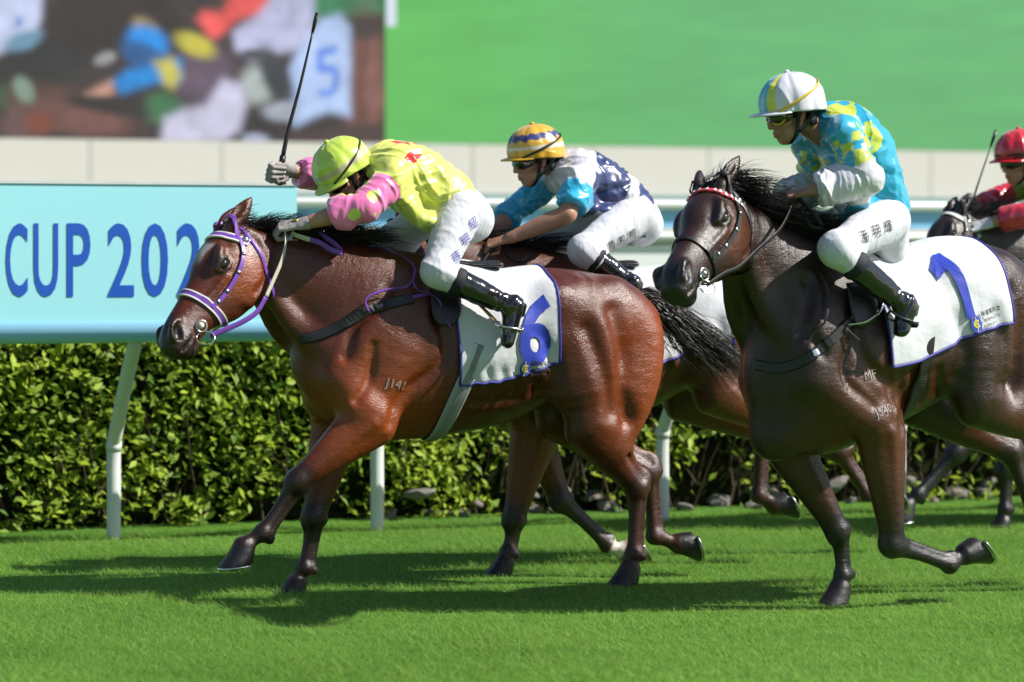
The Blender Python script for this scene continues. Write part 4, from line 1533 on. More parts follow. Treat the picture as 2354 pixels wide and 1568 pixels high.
    # ---- reins (photo points with depth)
    for nm, pts, w, m_ in tk.get('reins', []):
        free_strap([fr.P(x, y, l) for x, y, l in pts], w, .0028 if m_ is not M_rubber else .004, nm, m_, br, side=(0.2, .25, 1))
    # ---- breastplate
    if tk.get('breast'):
        bp = empty('breastplate'); bp.parent = root
        for nm, pts, w, th, m_ in tk['breast']:
            strap(F, seen(F, fr, pts, .006), w, th, nm, m_, bp, off=.007, sub=5)
        for nm, pts, w, m_ in tk.get('loose', []):
            P = seen(F, fr, [(x, y) for x, y, o in pts], .01)
            N_ = F.grad(P, .012)
            P = P + N_ * np.array([[o] for x, y, o in pts])
            free_strap(P, w, .002, nm, m_, bp, side=(.9, .2, .4), sub=6)
    # ---- number cloth
    sd_ = tk['saddle']
    f0, f1, zb = sd_['f0'], sd_['f1'], sd_['zb']
    nf, na = 46, 74
    wave = lambda f, a: .012 * (np.sin(f * 13 + a * 2.2) * .25 + vnoise(np.stack([f * 7, a * 2.5, f * 0 + sd_.get('seed', 1)], 1), 3)) * np.clip(np.abs(a) / 1.2, 0, 1)
    st = np.array([[q[0], (q[1] + q[2]) / 2, (q[1] - q[2]) / 2, q[3]] for q in sp['trunk']])
    cz = lambda f: np.interp(f, st[:, 0], st[:, 1])
    G = []
    for i in range(nf + 1):
        f = f0 + (f1 - f0) * i / nf
        a_max = None
        for j in range(na + 1):
            a = -1 + 2 * j / na
            fs = f + sd_.get('skew', 0) * abs(a)
            G.append((fs, a))
    G = np.array(G)
    ang = G[:, 1] * sd_.get('amax', 1.86)
    czv = cz(G[:, 0])
    out = np.stack([G[:, 0], .75 * np.sin(ang), czv + .75 * np.cos(ang)], 1)
    cen = np.stack([G[:, 0], 0 * ang, czv], 1)
    D = cen - out; D /= np.linalg.norm(D, axis=1, keepdims=True)
    P = out.copy(); done = np.zeros(len(P), bool)
    for _ in range(300):
        v = F.sample(P) - .010
        done |= v <= .0006
        P = P + np.where(done, 0, np.clip(v * .7, .0006, .03))[:, None] * D
    P = P - D * (wave(G[:, 0], ang) + .006)[:, None]
    # the skirt hangs straight below its widest point
    Pg = P.reshape(nf + 1, na + 1, 3)
    for sgn in (1, -1):
        rng_j = range(na // 2, na + 1) if sgn > 0 else range(na // 2, -1, -1)
        best = np.zeros(nf + 1)
        for j in rng_j:
            y = Pg[:, j, 1] * sgn
            best = np.maximum(best, y)
            Pg[:, j, 1] = sgn * np.maximum(y, best - .030)
    for _ in range(2):
        Pg[1:-1, 1:-1] = .5 * Pg[1:-1, 1:-1] + .125 * (Pg[2:, 1:-1] + Pg[:-2, 1:-1] + Pg[1:-1, 2:] + Pg[1:-1, :-2])
    Qd = []
    for i in range(nf):
        for j in range(na):
            a = i * (na + 1) + j
            Qd.append((a, a + na + 1, a + na + 2, a + 1))
    cl = link('number_cloth', mesh_np('number_cloth', Pg.reshape(-1, 3), Qd), M_cloth, root)
    md = cl.modifiers.new('t', 'SOLIDIFY'); md.thickness = .006; md.offset = 1
    mb = MB()
    edge = [Pg[nf, j] for j in range(0, na + 1, 2)]
    mb.tube(edge, (.006, .007), 6, side=(1, 0, 0))
    for j in (0, na):
        mb.tube([Pg[i, j] for i in range(0, nf + 1)], (.006, .007), 6, side=(0, 0, 1))
    mb.tube([Pg[0, j] for j in range(0, na + 1, 2)], (.005, .006), 6, side=(1, 0, 0))
    mb.build('piping', M_piping, cl)
    # printing: surface of the near skirt as y(f, z)
    nearj = range(na // 2 + 4, na + 1)
    Sx = Pg[:, list(nearj)].reshape(-1, 3)
    def lay(me, ox, oz, name, mat, rot=0.0, sx=1.0, step=.02, off=.011, par=cl, shear=0.0):
        bm = split_mesh(me, step)
        Vv = np.array([v.co[:2] for v in bm.verts])
        if not len(Vv):
            bm.free(); return
        Vv[:, 0] *= sx
        Vv[:, 0] += shear * Vv[:, 1]
        c, q = math.cos(rot), math.sin(rot)
        u = Vv[:, 0] * c - Vv[:, 1] * q; w_ = Vv[:, 0] * q + Vv[:, 1] * c
        f_ = ox - u; z_ = oz + w_
        # inverse-distance interpolation on the cloth grid
        y_ = np.empty(len(f_))
        for a in range(0, len(f_), 400):
            dd = (f_[a:a + 400, None] - Sx[None, :, 0]) ** 2 + (z_[a:a + 400, None] - Sx[None, :, 2]) ** 2
            k = np.argpartition(dd, 6, 1)[:, :6]
            d6 = np.take_along_axis(dd, k, 1); w6 = 1 / (d6 + 1e-6)
            y_[a:a + 400] = (Sx[k, 1] * w6).sum(1) / w6.sum(1)
        for v, a, b, c_ in zip(bm.verts, f_, y_, z_):
            v.co = (a, b + off, c_)
        m2 = bpy.data.meshes.new(name); bm.to_mesh(m2); bm.free()
        return link(name, m2, mat, par)
    for args in sd_.get('prints', []):
        kind = args[0]
        if kind == 'shape':
            mm = bpy.data.meshes.new('shape'); mm.from_pydata([(x, y, 0) for x, y in args[1]], [], [tuple(range(len(args[1])))]); mm.update()
            lay(mm, args[2], args[3], args[4], args[5], **args[6])
        elif kind == 'text':
            lay(text_mesh(args[1], args[2], args[3]), args[4], args[5], args[6], args[7], **args[8])
        else:
            bmx = bmesh.new()
            bmesh.ops.create_circle(bmx, cap_ends=True, segments=32, radius=args[1])
            mm = bpy.data.meshes.new('disc'); bmx.to_mesh(mm); bmx.free()
            lay(mm, args[2], args[3], args[4], args[5], **args[6])
    # ---- saddle: small racing seat with flaps, stirrup leathers and irons
    sa = empty('saddle'); sa.parent = root
    fs = sd_['seat']
    tz = lambda f: np.interp(f, st[:, 0], st[:, 1] + st[:, 2])
    Fs = Field((fs - .32, -.42, tz(fs) - .55), (fs + .32, .42, tz(fs) + .16), .009)
    Fs.limb([((fs - .20, 0, tz(fs - .2) + .035), .022, .10), ((fs - .05, 0, tz(fs) + .035), .02, .085), ((fs + .12, 0, tz(fs + .1) + .055), .024, .06)], k=.02)
    V, Q = Fs.mesh(1)
    link('seat', mesh_np('seat', V, Q), M_leather, sa)
    for sg in (1, -1):
        Fp = []
        for a_ in np.linspace(.62, 1.12, 10):
            for u in np.linspace(-1, 1, 9):
                fw = .076 * math.sqrt(max(.12, 1 - ((a_ - .62) / .52) ** 4))
                Fp.append((fs + .13 + u * fw + .03 * (a_ - .5), a_ * sg))
        Fp = np.array(Fp)
        o_ = np.stack([Fp[:, 0], .75 * np.sin(Fp[:, 1]), cz(Fp[:, 0]) + .75 * np.cos(Fp[:, 1])], 1)
        c_ = np.stack([Fp[:, 0], 0 * Fp[:, 1], cz(Fp[:, 0])], 1)
        Dd = c_ - o_; Dd /= np.linalg.norm(Dd, axis=1, keepdims=True)
        Pp = o_.copy(); dn = np.zeros(len(Pp), bool)
        for _ in range(300):
            v = F.sample(Pp) - .030
            dn |= v <= .0006
            Pp = Pp + np.where(dn, 0, np.clip(v * .7, .0006, .03))[:, None] * Dd
        Qq = [(i * 9 + j, i * 9 + 9 + j, i * 9 + 10 + j, i * 9 + j + 1) for i in range(9) for j in range(8)]
        fl = link('flap', mesh_np('flap', Pp, Qq), tk.get('flapmat', M_leather), sa)
        md = fl.modifiers.new('t', 'SOLIDIFY'); md.thickness = .008; md.offset = 1
    for sg, key in ((1, 'N'), (-1, 'F')):
        An, To = (np.array(sd_['rider']['an' + key]), np.array(sd_['rider']['to' + key]))
        b = An * .42 + To * .58
        fx = unit(To - An); sole = unit(np.cross(fx, [0, 1, 0]))
        kn = np.array(sd_['rider']['kn' + key]); sh_ax = unit(An - kn)
        if sole @ sh_ax < 0: sole = -sole
        tread = b + sole * .045
        topp = b - sole * .075 + np.array([0, 0, .02])
        mr = MB()
        lat_ = np.array([0, 1.0, 0])
        pts = [tread - lat_ * .050, tread + lat_ * .050]
        mr.tube(pts, (.005, .014), 8, side=fx)
        loop = spline([tread + lat_ * .050, b + lat_ * .062 - sole * .01, b + lat_ * .045 - sole * .055, topp, b - lat_ * .045 - sole * .055, b - lat_ * .062 - sole * .01, tread - lat_ * .050], 5)
        mr.tube(list(loop), .006, 8, side=fx)
        ir = mr.build('stirrup_iron', M_steel if not tk.get('dark_iron') else M_black, sa)
        s0 = np.array([fs + .10, sg * .20, tz(fs) - .03])
        s1 = s0 * .35 + topp * .65 + np.array([0, sg * .02, 0])
        free_strap([s0, s1, topp], .011, .003, 'stirrup_leather', tk.get('leather', M_tanleather), sa, side=(1, 0, .2), sub=5)
    # ---- girth
    fg = sd_['girth']
    a = np.linspace(-1.2, 2 * math.pi - 1.2 - .0, 60)
    loop = []
    for t in np.linspace(math.radians(82), math.radians(278), 48):
        fgt = fg + sd_.get('gskew', 0) * math.cos(t)
        loop.append((fgt, .75 * math.sin(t), cz(fgt) + .75 * math.cos(t)))
    loop = np.array(loop)
    gp = inward2(F, loop, np.array([[q[0], 0, cz(q[0])] for q in loop]), .008)
    strap(F, gp, sd_.get('gw', .04), .005, 'girth', tk.get('girthmat', M_girth), root, sub=2, off=.010)
    if tk.get('girth2') is not None:
        strap(F, gp, .016, .004, 'girth_strap', tk['girth2'], root, sub=2, off=.018)
    for txt, size, x, y, rot in sp.get('brand', []):
        tm = text_mesh(txt, size, .0)
        p = seen(F, fr, [(x, y)])[0]
        ex = np.array([-math.cos(rot), 0, math.sin(rot)]); ey = np.array([math.sin(rot), 0, math.cos(rot)])
        print_on(F, tm, p, ex, ey, (0, -1, 0), 'freeze_brand', M_brand, root, off=.0025, step=.02, back=.20)
    return root, F, hd


def inward2(F, P, C, off):
    P = np.array(P, float); D = C - P; D /= np.linalg.norm(D, axis=1, keepdims=True)
    done = np.zeros(len(P), bool)
    for _ in range(300):
        v = F.sample(P) - off
        done |= v <= .0006
        P = P + np.where(done, 0, np.clip(v * .7, .0006, .03))[:, None] * D
    return P


M_eye = mat_plain('horse_eye', (.010, .005, .003), rough=.05, spec=.8, coat=.6)
M_steel = mat_plain('bright_steel', (.62, .62, .63), rough=.25, metal=1.0)
M_rubber = mat_plain('cream_rubber', (.50, .47, .38), rough=.6, bumps=[(600, .5, .001, None)])
M_hair = mat_plain('black_hair', (.013, .010, .009), rough=.38, spec=.5)
M_leather = mat_plain('black_saddle', (.012, .011, .011), rough=.4)
M_tanleather = mat_plain('tan_leather', (.30, .15, .05), rough=.5)
M_girth = mat_plain('grey_girth', (.30, .31, .32), rough=.7, bumps=[(500, .6, .001, None)])
M_piping = mat_plain('blue_piping', (.035, .03, .26), rough=.55)
M_brand = mat_plain('white_brand_hair', (.32, .27, .25), rough=.6, var=.25, vscale=120)
M_blue = mat_plain('blue_print', (.02, .045, .42), rough=.6)
M_yellowp = mat_plain('yellow_print', (.60, .55, .05), rough=.6)
M_ink = mat_plain('black_print', (.02, .02, .022), rough=.6)
M_purple = mat_plain('purple_strap', (.16, .055, .36), rough=.38, spec=.5)
M_white = mat_plain('white_strap', (.70, .69, .66), rough=.5)
M_redflap = mat_plain('red_flap', (.28, .02, .03), rough=.4, var=.4, vscale=300)
M_cloth = mat_plain('white_cloth', (.57, .58, .61), rough=.62, spec=.25, sheen=.1, bumps=[(13, .5, .012, None), (45, .25, .003, None), (900, .2, .0004, None)])

# ------------------------------------------------------------------ the place
TH = math.radians(20)                       # the track runs away to the right at 20 degrees
TS = np.array([math.cos(TH), math.sin(TH), 0.0])      # along the rail
TN = np.array([-math.sin(TH), math.cos(TH), 0.0])     # away from the track
RAIL0 = np.array([-2.24, 2.75, 0.0])                  # foot of the leftmost post in view
def tr(s, n, z):                             # rail coordinates -> world
    return RAIL0 + TS * s + TN * n + np.array([0, 0, z])
RZ = TH
rngE = np.random.default_rng(5)

# turf
def mat_turf():
    m, nt, b = new_mat('turf')
    n1 = nz(nt, .8, 4, .6); n2 = nz(nt, 9, 4, .6, stretch=(.35, 1, 1)); n3 = nz(nt, 120, 3)
    r = ramp(nt, n2.outputs[0], [(.25, (.05, .14, .016)), (.75, (.10, .23, .034))])
    r1 = ramp(nt, n1.outputs[0], [(.3, (.8, .85, .8)), (.7, (1.15, 1.1, 1.0))])
    mx = nt.nodes.new('ShaderNodeMix'); mx.data_type = 'RGBA'; mx.blend_type = 'MULTIPLY'; mx.inputs[0].default_value = 1
    nt.links.new(r.outputs[0], mx.inputs[6]); nt.links.new(r1.outputs[0], mx.inputs[7])
    nt.links.new(mx.outputs[2], b.inputs['Base Color'])
    setp(b, rough=.8, spec=.15)
    bump(nt, b, [(n3.outputs[0], .8, .01)])
    return m
M_turf = mat_turf()
g = link('turf_ground', mesh_np('turf_ground', [(-400, -60, 0), (400, -60, 0), (400, 600, 0), (-400, 600, 0)], [(0, 1, 2, 3)], False), M_turf)
tag(g, kind='structure')
# grass blades over the ground in view
def grass():
    n = 240000
    # uniform over the wedge that the camera can see, up to the hedge
    Y = rngE.uniform(-4.2, 6.5, n); D = Y - CAM_Y
    X = rngE.uniform(-.21, .21, n) * D
    s = (X - RAIL0[0]) * TS[0] + (Y - RAIL0[1]) * TS[1]; nn = (X - RAIL0[0]) * TN[0] + (Y - RAIL0[1]) * TN[1]
    k = nn < .40
    X, Y = X[k], Y[k]; n = len(X)
    hgt = rngE.uniform(.016, .040, n) * (1 + .35 * vnoise(np.stack([X * 1.3, Y * 1.3, X * 0], 1), 2))
    a = rngE.uniform(0, 2 * math.pi, n); w = rngE.uniform(.0012, .0024, n)
    lean = rngE.normal(0, 1.3, (n, 2)) * hgt[:, None] + np.stack([-.25 * hgt, 0 * hgt], 1)
    V = np.zeros((n, 3, 3), np.float32)
    V[:, 0] = np.stack([X - w * np.cos(a), Y - w * np.sin(a), X * 0 - .002], 1)
    V[:, 1] = np.stack([X + w * np.cos(a), Y + w * np.sin(a), X * 0 - .002], 1)
    V[:, 2] = np.stack([X + lean[:, 0], Y + lean[:, 1], hgt], 1)
    t = np.clip(.5 + .5 * vnoise(np.stack([X * .9, Y * 1.6, X * 0], 1), 8) * .8 + rngE.normal(0, .22, n), 0, 1)[:, None]
    C = np.array([.15, .29, .042]) * (1 - t) + np.array([.30, .49, .09]) * t
    dry = rngE.uniform(0, 1, n) < .012
    C[dry] = (.36, .33, .16)
    me = mesh_np('grass', V.reshape(-1, 3), np.arange(3 * n).reshape(-1, 3), False)
    set_col(me, np.repeat(C, 3, 0))
    m, nt, b = new_mat('grass_blade')
    at_ = nt.nodes.new('ShaderNodeAttribute'); at_.attribute_name = 'Col'
    nt.links.new(at_.outputs[0], b.inputs['Base Color']); setp(b, rough=.55, spec=.25)
    tl = nt.nodes.new('ShaderNodeBsdfTranslucent'); nt.links.new(at_.outputs[0], tl.inputs[0])
    ms = nt.nodes.new('ShaderNodeMixShader'); ms.inputs[0].default_value = .5
    nt.links.new(b.outputs[0], ms.inputs[1]); nt.links.new(tl.outputs[0], ms.inputs[2])
    nt.links.new(ms.outputs[0], nt.nodes['Material Output'].inputs[0])
    o = link('grass', me, m)
    tag(o, 'short mown green racecourse grass covering the track', 'grass', kind='stuff')
grass()

# running rail: pale blue tube on white goose-neck posts
M_post = mat_plain('white_post', (.62, .64, .63), rough=.45, var=.06, vscale=6)
M_rail = mat_plain('pale_blue_rail', (.30, .60, .80), rough=.22, spec=.6, coat=.3)
rr = empty('running_rail', tr(0, 0, 0), RZ)
tag(rr, 'pale blue running rail on white goose-neck posts before the hedge', 'rail')
mb = MB(); mb.tube([(-6, -.6, 1.185), (14, -.6, 1.185)], .062, 20, side=(0, 0, 1)); mb.build('rail', M_rail, rr)
for s_ in (-1.62, 0, 1.55, 3.35, 4.95, 6.6):
    mb = MB()
    P = spline([(s_, 0, -.02), (s_, 0, .25), (s_, 0, .50), (s_ , -.05, .60), (s_, -.22, .79), (s_, -.40, .98), (s_, -.585, 1.15)], 5)
    mb.tube(list(P), [(.037, .040)] * len(P), 14, side=(1, 0, 0))
    po = mb.build('post', M_post, rr)
    mb = MB(); mb.tube([(s_, .002, .50), (s_, -.006, .55)], [(.041, .044)] * 2, 14, side=(1, 0, 0)); mb.build('sleeve', M_post, po)

# sponsor banner fixed above the rail
M_banner = mat_plain('cyan_banner', (.36, .76, .83), rough=.4, spec=.35)
M_bink = mat_plain('banner_blue', (.018, .10, .50), rough=.4)
e_s = None
def rail_s(x):                               # rail position behind photo column x (top of rail)
    u = (x / K - 512) / FPX
    # ray X = u*(Y-CAM_Y); point RAIL0 + TS*s + TN*n
    n = -.6
    p0 = RAIL0 + TN * n
    return (u * (p0[1] - CAM_Y) - p0[0]) / (TS[0] - u * TS[1])
s1 = rail_s(680)
bn = empty('banner', tr(0, -.6, 0), RZ)
tag(bn, 'pale cyan sponsor banner with blue CUP lettering above the rail', 'banner')
D0 = (tr(s1, -.6, 0)[1] - CAM_Y)
zt = CAM_H - (427 / K - V_H) / FPX * D0
zb_ = 1.22
mb = MB(); mb.box(((s1 - 5) / 2, 0, (zt + zb_) / 2), ((s1 + 5) / 2, .02, (zt - zb_) / 2)); pnl = mb.build('panel', M_banner, bn, False)
mb = MB(); mb.box(((s1 - 5) / 2, -.001, zt + .008), ((s1 + 5) / 2, .026, .008)); mb.build('top_edge', M_post, bn, False)
for ch, x0, x1 in (('C', 12, 62), ('U', 76, 132), ('P', 152, 206), ('2', 246, 306), ('0', 324, 384), ('2', 404, 462), ('0', 482, 540)):
    tm = text_mesh(ch, 1.0, .010)
    co = np.array([v.co[:] for v in tm.vertices])
    sa, sb = rail_s(x0), rail_s(x1)
    Dm = tr((sa + sb) / 2, -.6, 0)[1] - CAM_Y
    z1 = CAM_H - (513 / K - V_H) / FPX * Dm; z0 = CAM_H - (682 / K - V_H) / FPX * Dm
    mn, mx = co.min(0), co.max(0)
    W = np.stack([sa + (co[:, 0] - mn[0]) / (mx[0] - mn[0]) * (sb - sa), np.full(len(co), -.0235), z0 + (co[:, 1] - mn[1]) / (mx[1] - mn[1]) * (z1 - z0)], 1)
    for v, p in zip(tm.vertices, W): v.co = p
    link('letter', tm, M_bink, bn)

# hedge behind the rail: twigs and leaves over a core coloured as inner shade
def hedge():
    hg = empty('hedge', tr(0, .55, 0), RZ)
    tag(hg, 'clipped green leafy hedge running behind the white rail posts', 'hedge')
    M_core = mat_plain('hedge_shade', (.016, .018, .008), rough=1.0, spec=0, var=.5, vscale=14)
    mb = MB(); mb.box((3, .42, .54), (8, .16, .56)); mb.build('shaded_core', M_core, hg, False)  # near-black box: the hedge's inner shade is put into its colour
    # twigs
    mb = MB()
    for i in range(170):
        x = rngE.uniform(-2.6, 8.5); y = rngE.uniform(.08, .26); z = rngE.uniform(-.02, .2)
        d = unit([rngE.normal(0, .35), rngE.normal(-.05, .2), 1]); L = rngE.uniform(.35, .8)
        p1 = np.array([x, y, z]); p2 = p1 + d * L * .5 + rngE.normal(0, .02, 3); p3 = p1 + d * L + rngE.normal(0, .05, 3)
        mb.tube([p1, p2, p3], [.007, .005, .002], 5, cap=False)
    mb.build('twigs', mat_plain('hedge_twig', (.085, .055, .035), rough=.9), hg)['kind'] = 'stuff'
    n = 42000
    x = rngE.uniform(-2.7, 8.6, n)
    face = rngE.uniform(0, 1, n)
    z = rngE.uniform(.0, 1.18, n)
    top = rngE.uniform(0, 1, n) < .20
    y = rngE.uniform(-.03, .26, n) ** 1.0
    z[top] = rngE.uniform(1.06, 1.22, top.sum()); y[top] = rngE.uniform(0, .8, top.sum())
    nn = vnoise(np.stack([x * 3.0, z * 3.2, x * 0], 1), 3) * .6 + vnoise(np.stack([x * 8, z * 8, x * 0], 1), 4) * .4
    # thin out low down and towards the right
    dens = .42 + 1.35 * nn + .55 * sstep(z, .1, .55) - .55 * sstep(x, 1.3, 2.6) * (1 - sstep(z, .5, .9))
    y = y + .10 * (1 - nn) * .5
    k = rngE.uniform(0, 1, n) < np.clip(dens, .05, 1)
    k |= top
    x, y, z, nn = x[k], y[k], z[k], nn[k]; n = len(x)
    L = rngE.uniform(.022, .050, n); W = L * rngE.uniform(.36, .50, n)
    N = np.stack([rngE.normal(.25, .45, n), rngE.normal(-.55, .4, n), rngE.normal(.65, .35, n)], 1); N /= np.linalg.norm(N, axis=1, keepdims=True)
    T = np.cross(N, rngE.normal(0, 1, (n, 3))); T /= np.linalg.norm(T, axis=1, keepdims=True)
    B = np.cross(N, T)
    c = np.stack([x, y, z], 1)
    V = np.stack([c - T * L[:, None], c - B * W[:, None] + N * (.15 * W)[:, None], c + T * L[:, None] - N * (.15 * L)[:, None], c + B * W[:, None] + N * (.15 * W)[:, None]], 1)
    Q = np.arange(4 * n).reshape(-1, 4)
    Tq = np.concatenate([Q[:, [0, 1, 2]], Q[:, [0, 2, 3]]])
    t = np.clip(.5 + .5 * nn + rngE.normal(0, .25, n), 0, 1)[:, None]
    C = np.array([.075, .16, .014]) * (1 - t) + np.array([.34, .45, .035]) * t
    me = mesh_np('leaves', V.reshape(-1, 3), Tq, False)
    set_col(me, np.repeat(C, 4, 0))
    m, nt, b = new_mat('hedge_leaf')
    at_ = nt.nodes.new('ShaderNodeAttribute'); at_.attribute_name = 'Col'
    nt.links.new(at_.outputs[0], b.inputs['Base Color']); setp(b, rough=.52, spec=.25)
    tl = nt.nodes.new('ShaderNodeBsdfTranslucent'); nt.links.new(at_.outputs[0], tl.inputs[0])
    ms = nt.nodes.new('ShaderNodeMixShader'); ms.inputs[0].default_value = .3
    nt.links.new(b.outputs[0], ms.inputs[1]); nt.links.new(tl.outputs[0], ms.inputs[2])
    nt.links.new(ms.outputs[0], nt.nodes['Material Output'].inputs[0])
    lv = link('leaves', me, m, hg); lv['kind'] = 'stuff'
hedge()

# stones at the hedge foot
def stones():
    ms = [mat_plain('stone_%d' % i, c, rough=.9, spec=.2, var=.3, vscale=18, bumps=[(25, .6, .01, None)]) for i, c in enumerate(((.21, .195, .18), (.24, .20, .18), (.18, .185, .185)))]
    bases = []
    for k in range(6):
        bm = bmesh.new(); bmesh.ops.create_icosphere(bm, subdivisions=2, radius=1)
        V = np.array([v.co[:] for v in bm.verts])
        q = 1 + .28 * vnoise(V * 1.3 + k * 7, k) + .10 * vnoise(V * 3.1, k + 9)
        for v, s_ in zip(bm.verts, q): v.co = v.co * float(s_)
        me = bpy.data.meshes.new('stone'); bm.to_mesh(me); bm.free()
        me.materials.append(ms[k % 3]); bases.append(me)
    for i in range(44):
        s_ = rngE.uniform(1.75, 6.6); r = rngE.uniform(.025, .05) if i % 3 else rngE.uniform(.05, .085)
        big = rngE.uniform(0, 1)
        o = bpy.data.objects.new('stone', bases[i % 6]); col.objects.link(o)
        o.location = tr(s_, rngE.uniform(.50, .85), r * .35 + (rngE.uniform(.03, .22) if big > .45 else 0))
        o.scale = (r * rngE.uniform(1, 1.5), r, r * rngE.uniform(.45, .7)); o.rotation_euler = (rngE.uniform(-.5, .5), rngE.uniform(-.5, .5), rngE.uniform(0, 6))
        tag(o, 'rough grey-brown stone lying along the foot of the hedge', 'stone', 'stones along the foot of the hedge')
stones()

# far barrier with white and blue boards
fb = empty('barrier', tr(0, 7.5, 0), RZ)
tag(fb, 'far white barrier with a blue board, behind the hedge and riders', 'barrier')
Dfb = 13.25 + 2.75 + 8.6
def zrow(y, D): return CAM_H - (y / K - V_H) / FPX * D
M_wh = mat_plain('white_board', (.74, .75, .74), rough=.4)
M_bl = mat_plain('blue_board', (.20, .47, .72), rough=.35)
M_dk = mat_plain('brown_gap', (.05, .045, .04), rough=.9)
M_gr = mat_plain('grey_board', (.42, .43, .42), rough=.5)
rows = [('top_rail', 456, 479, M_wh, .05), ('blue_board', 480, 522, M_bl, .03), ('lower_rail', 533, 551, M_wh, .05), ('grey_board', 552, 566, M_gr, .02), ('white_board', 567, 640, M_wh, .03)]
for nm, y0, y1, m_, th in rows:
    z1, z0 = zrow(y0, Dfb), zrow(y1, Dfb)
    mb = MB()
    if 'rail' in nm: mb.tube([(-12, -.06, (z0 + z1) / 2), (26, -.06, (z0 + z1) / 2)], (th, (z1 - z0) / 2), 16, side=(0, 0, 1))
    else: mb.box((7, 0, (z0 + z1) / 2), (19, th, (z1 - z0) / 2))
    mb.build(nm, m_, fb, 'rail' in nm)
for i in range(14):
    mb = MB(); mb.box((-12 + i * 2.8, .10, .95), (.04, .05, .95)); mb.build('post', M_gr, fb, False)

# grandstand wall of pale panels
DW = 60.0
wall0 = np.array([0, DW + CAM_Y, 0])
def tw(s, n, z): return wall0 + TS * s + TN * n + np.array([0, 0, z])
wl = empty('wall', wall0, RZ)
tag(wl, 'long pale beige panelled wall under the giant screen', 'wall')
zw1 = CAM_H - (334 / K - V_H) / FPX * DW
zw0 = CAM_H - (447 / K - V_H) / FPX * DW
M_wall = mat_plain('beige_panel', (.68, .628, .605), rough=.7, spec=.2, var=.03, vscale=.6)
M_joint = mat_plain('panel_joint', (.60, .555, .535), rough=.9)
mb = MB(); mb.box((0, .07, zw1 / 2), (40, .1, zw1 / 2 - .02)); mb.build('backing', M_joint, wl, False)
pw = 2.70
pm = MB(); pm.box((0, 0, 0), (pw / 2 - .015, .05, (zw1 - zw0) / 2)); p0 = pm.build('panel', M_wall, wl, False)
for i in range(-8, 9):
    o = p0 if i == -8 else p0.copy()
    if i != -8: col.objects.link(o)
    o.parent = wl; o.location = (i * pw + .45, 0, (zw0 + zw1) / 2)
mb = MB(); mb.box((0, -.02, zw0 - .09), (40, .10, .09)); mb.build('sill', mat_plain('teal_sill', (.16, .30, .29), rough=.6), wl, False)
mb = MB(); mb.box((0, .02, (zw0 - .2) / 2), (40, .06, (zw0 - .2) / 2)); mb.build('lower_wall', M_wall, wl, False)

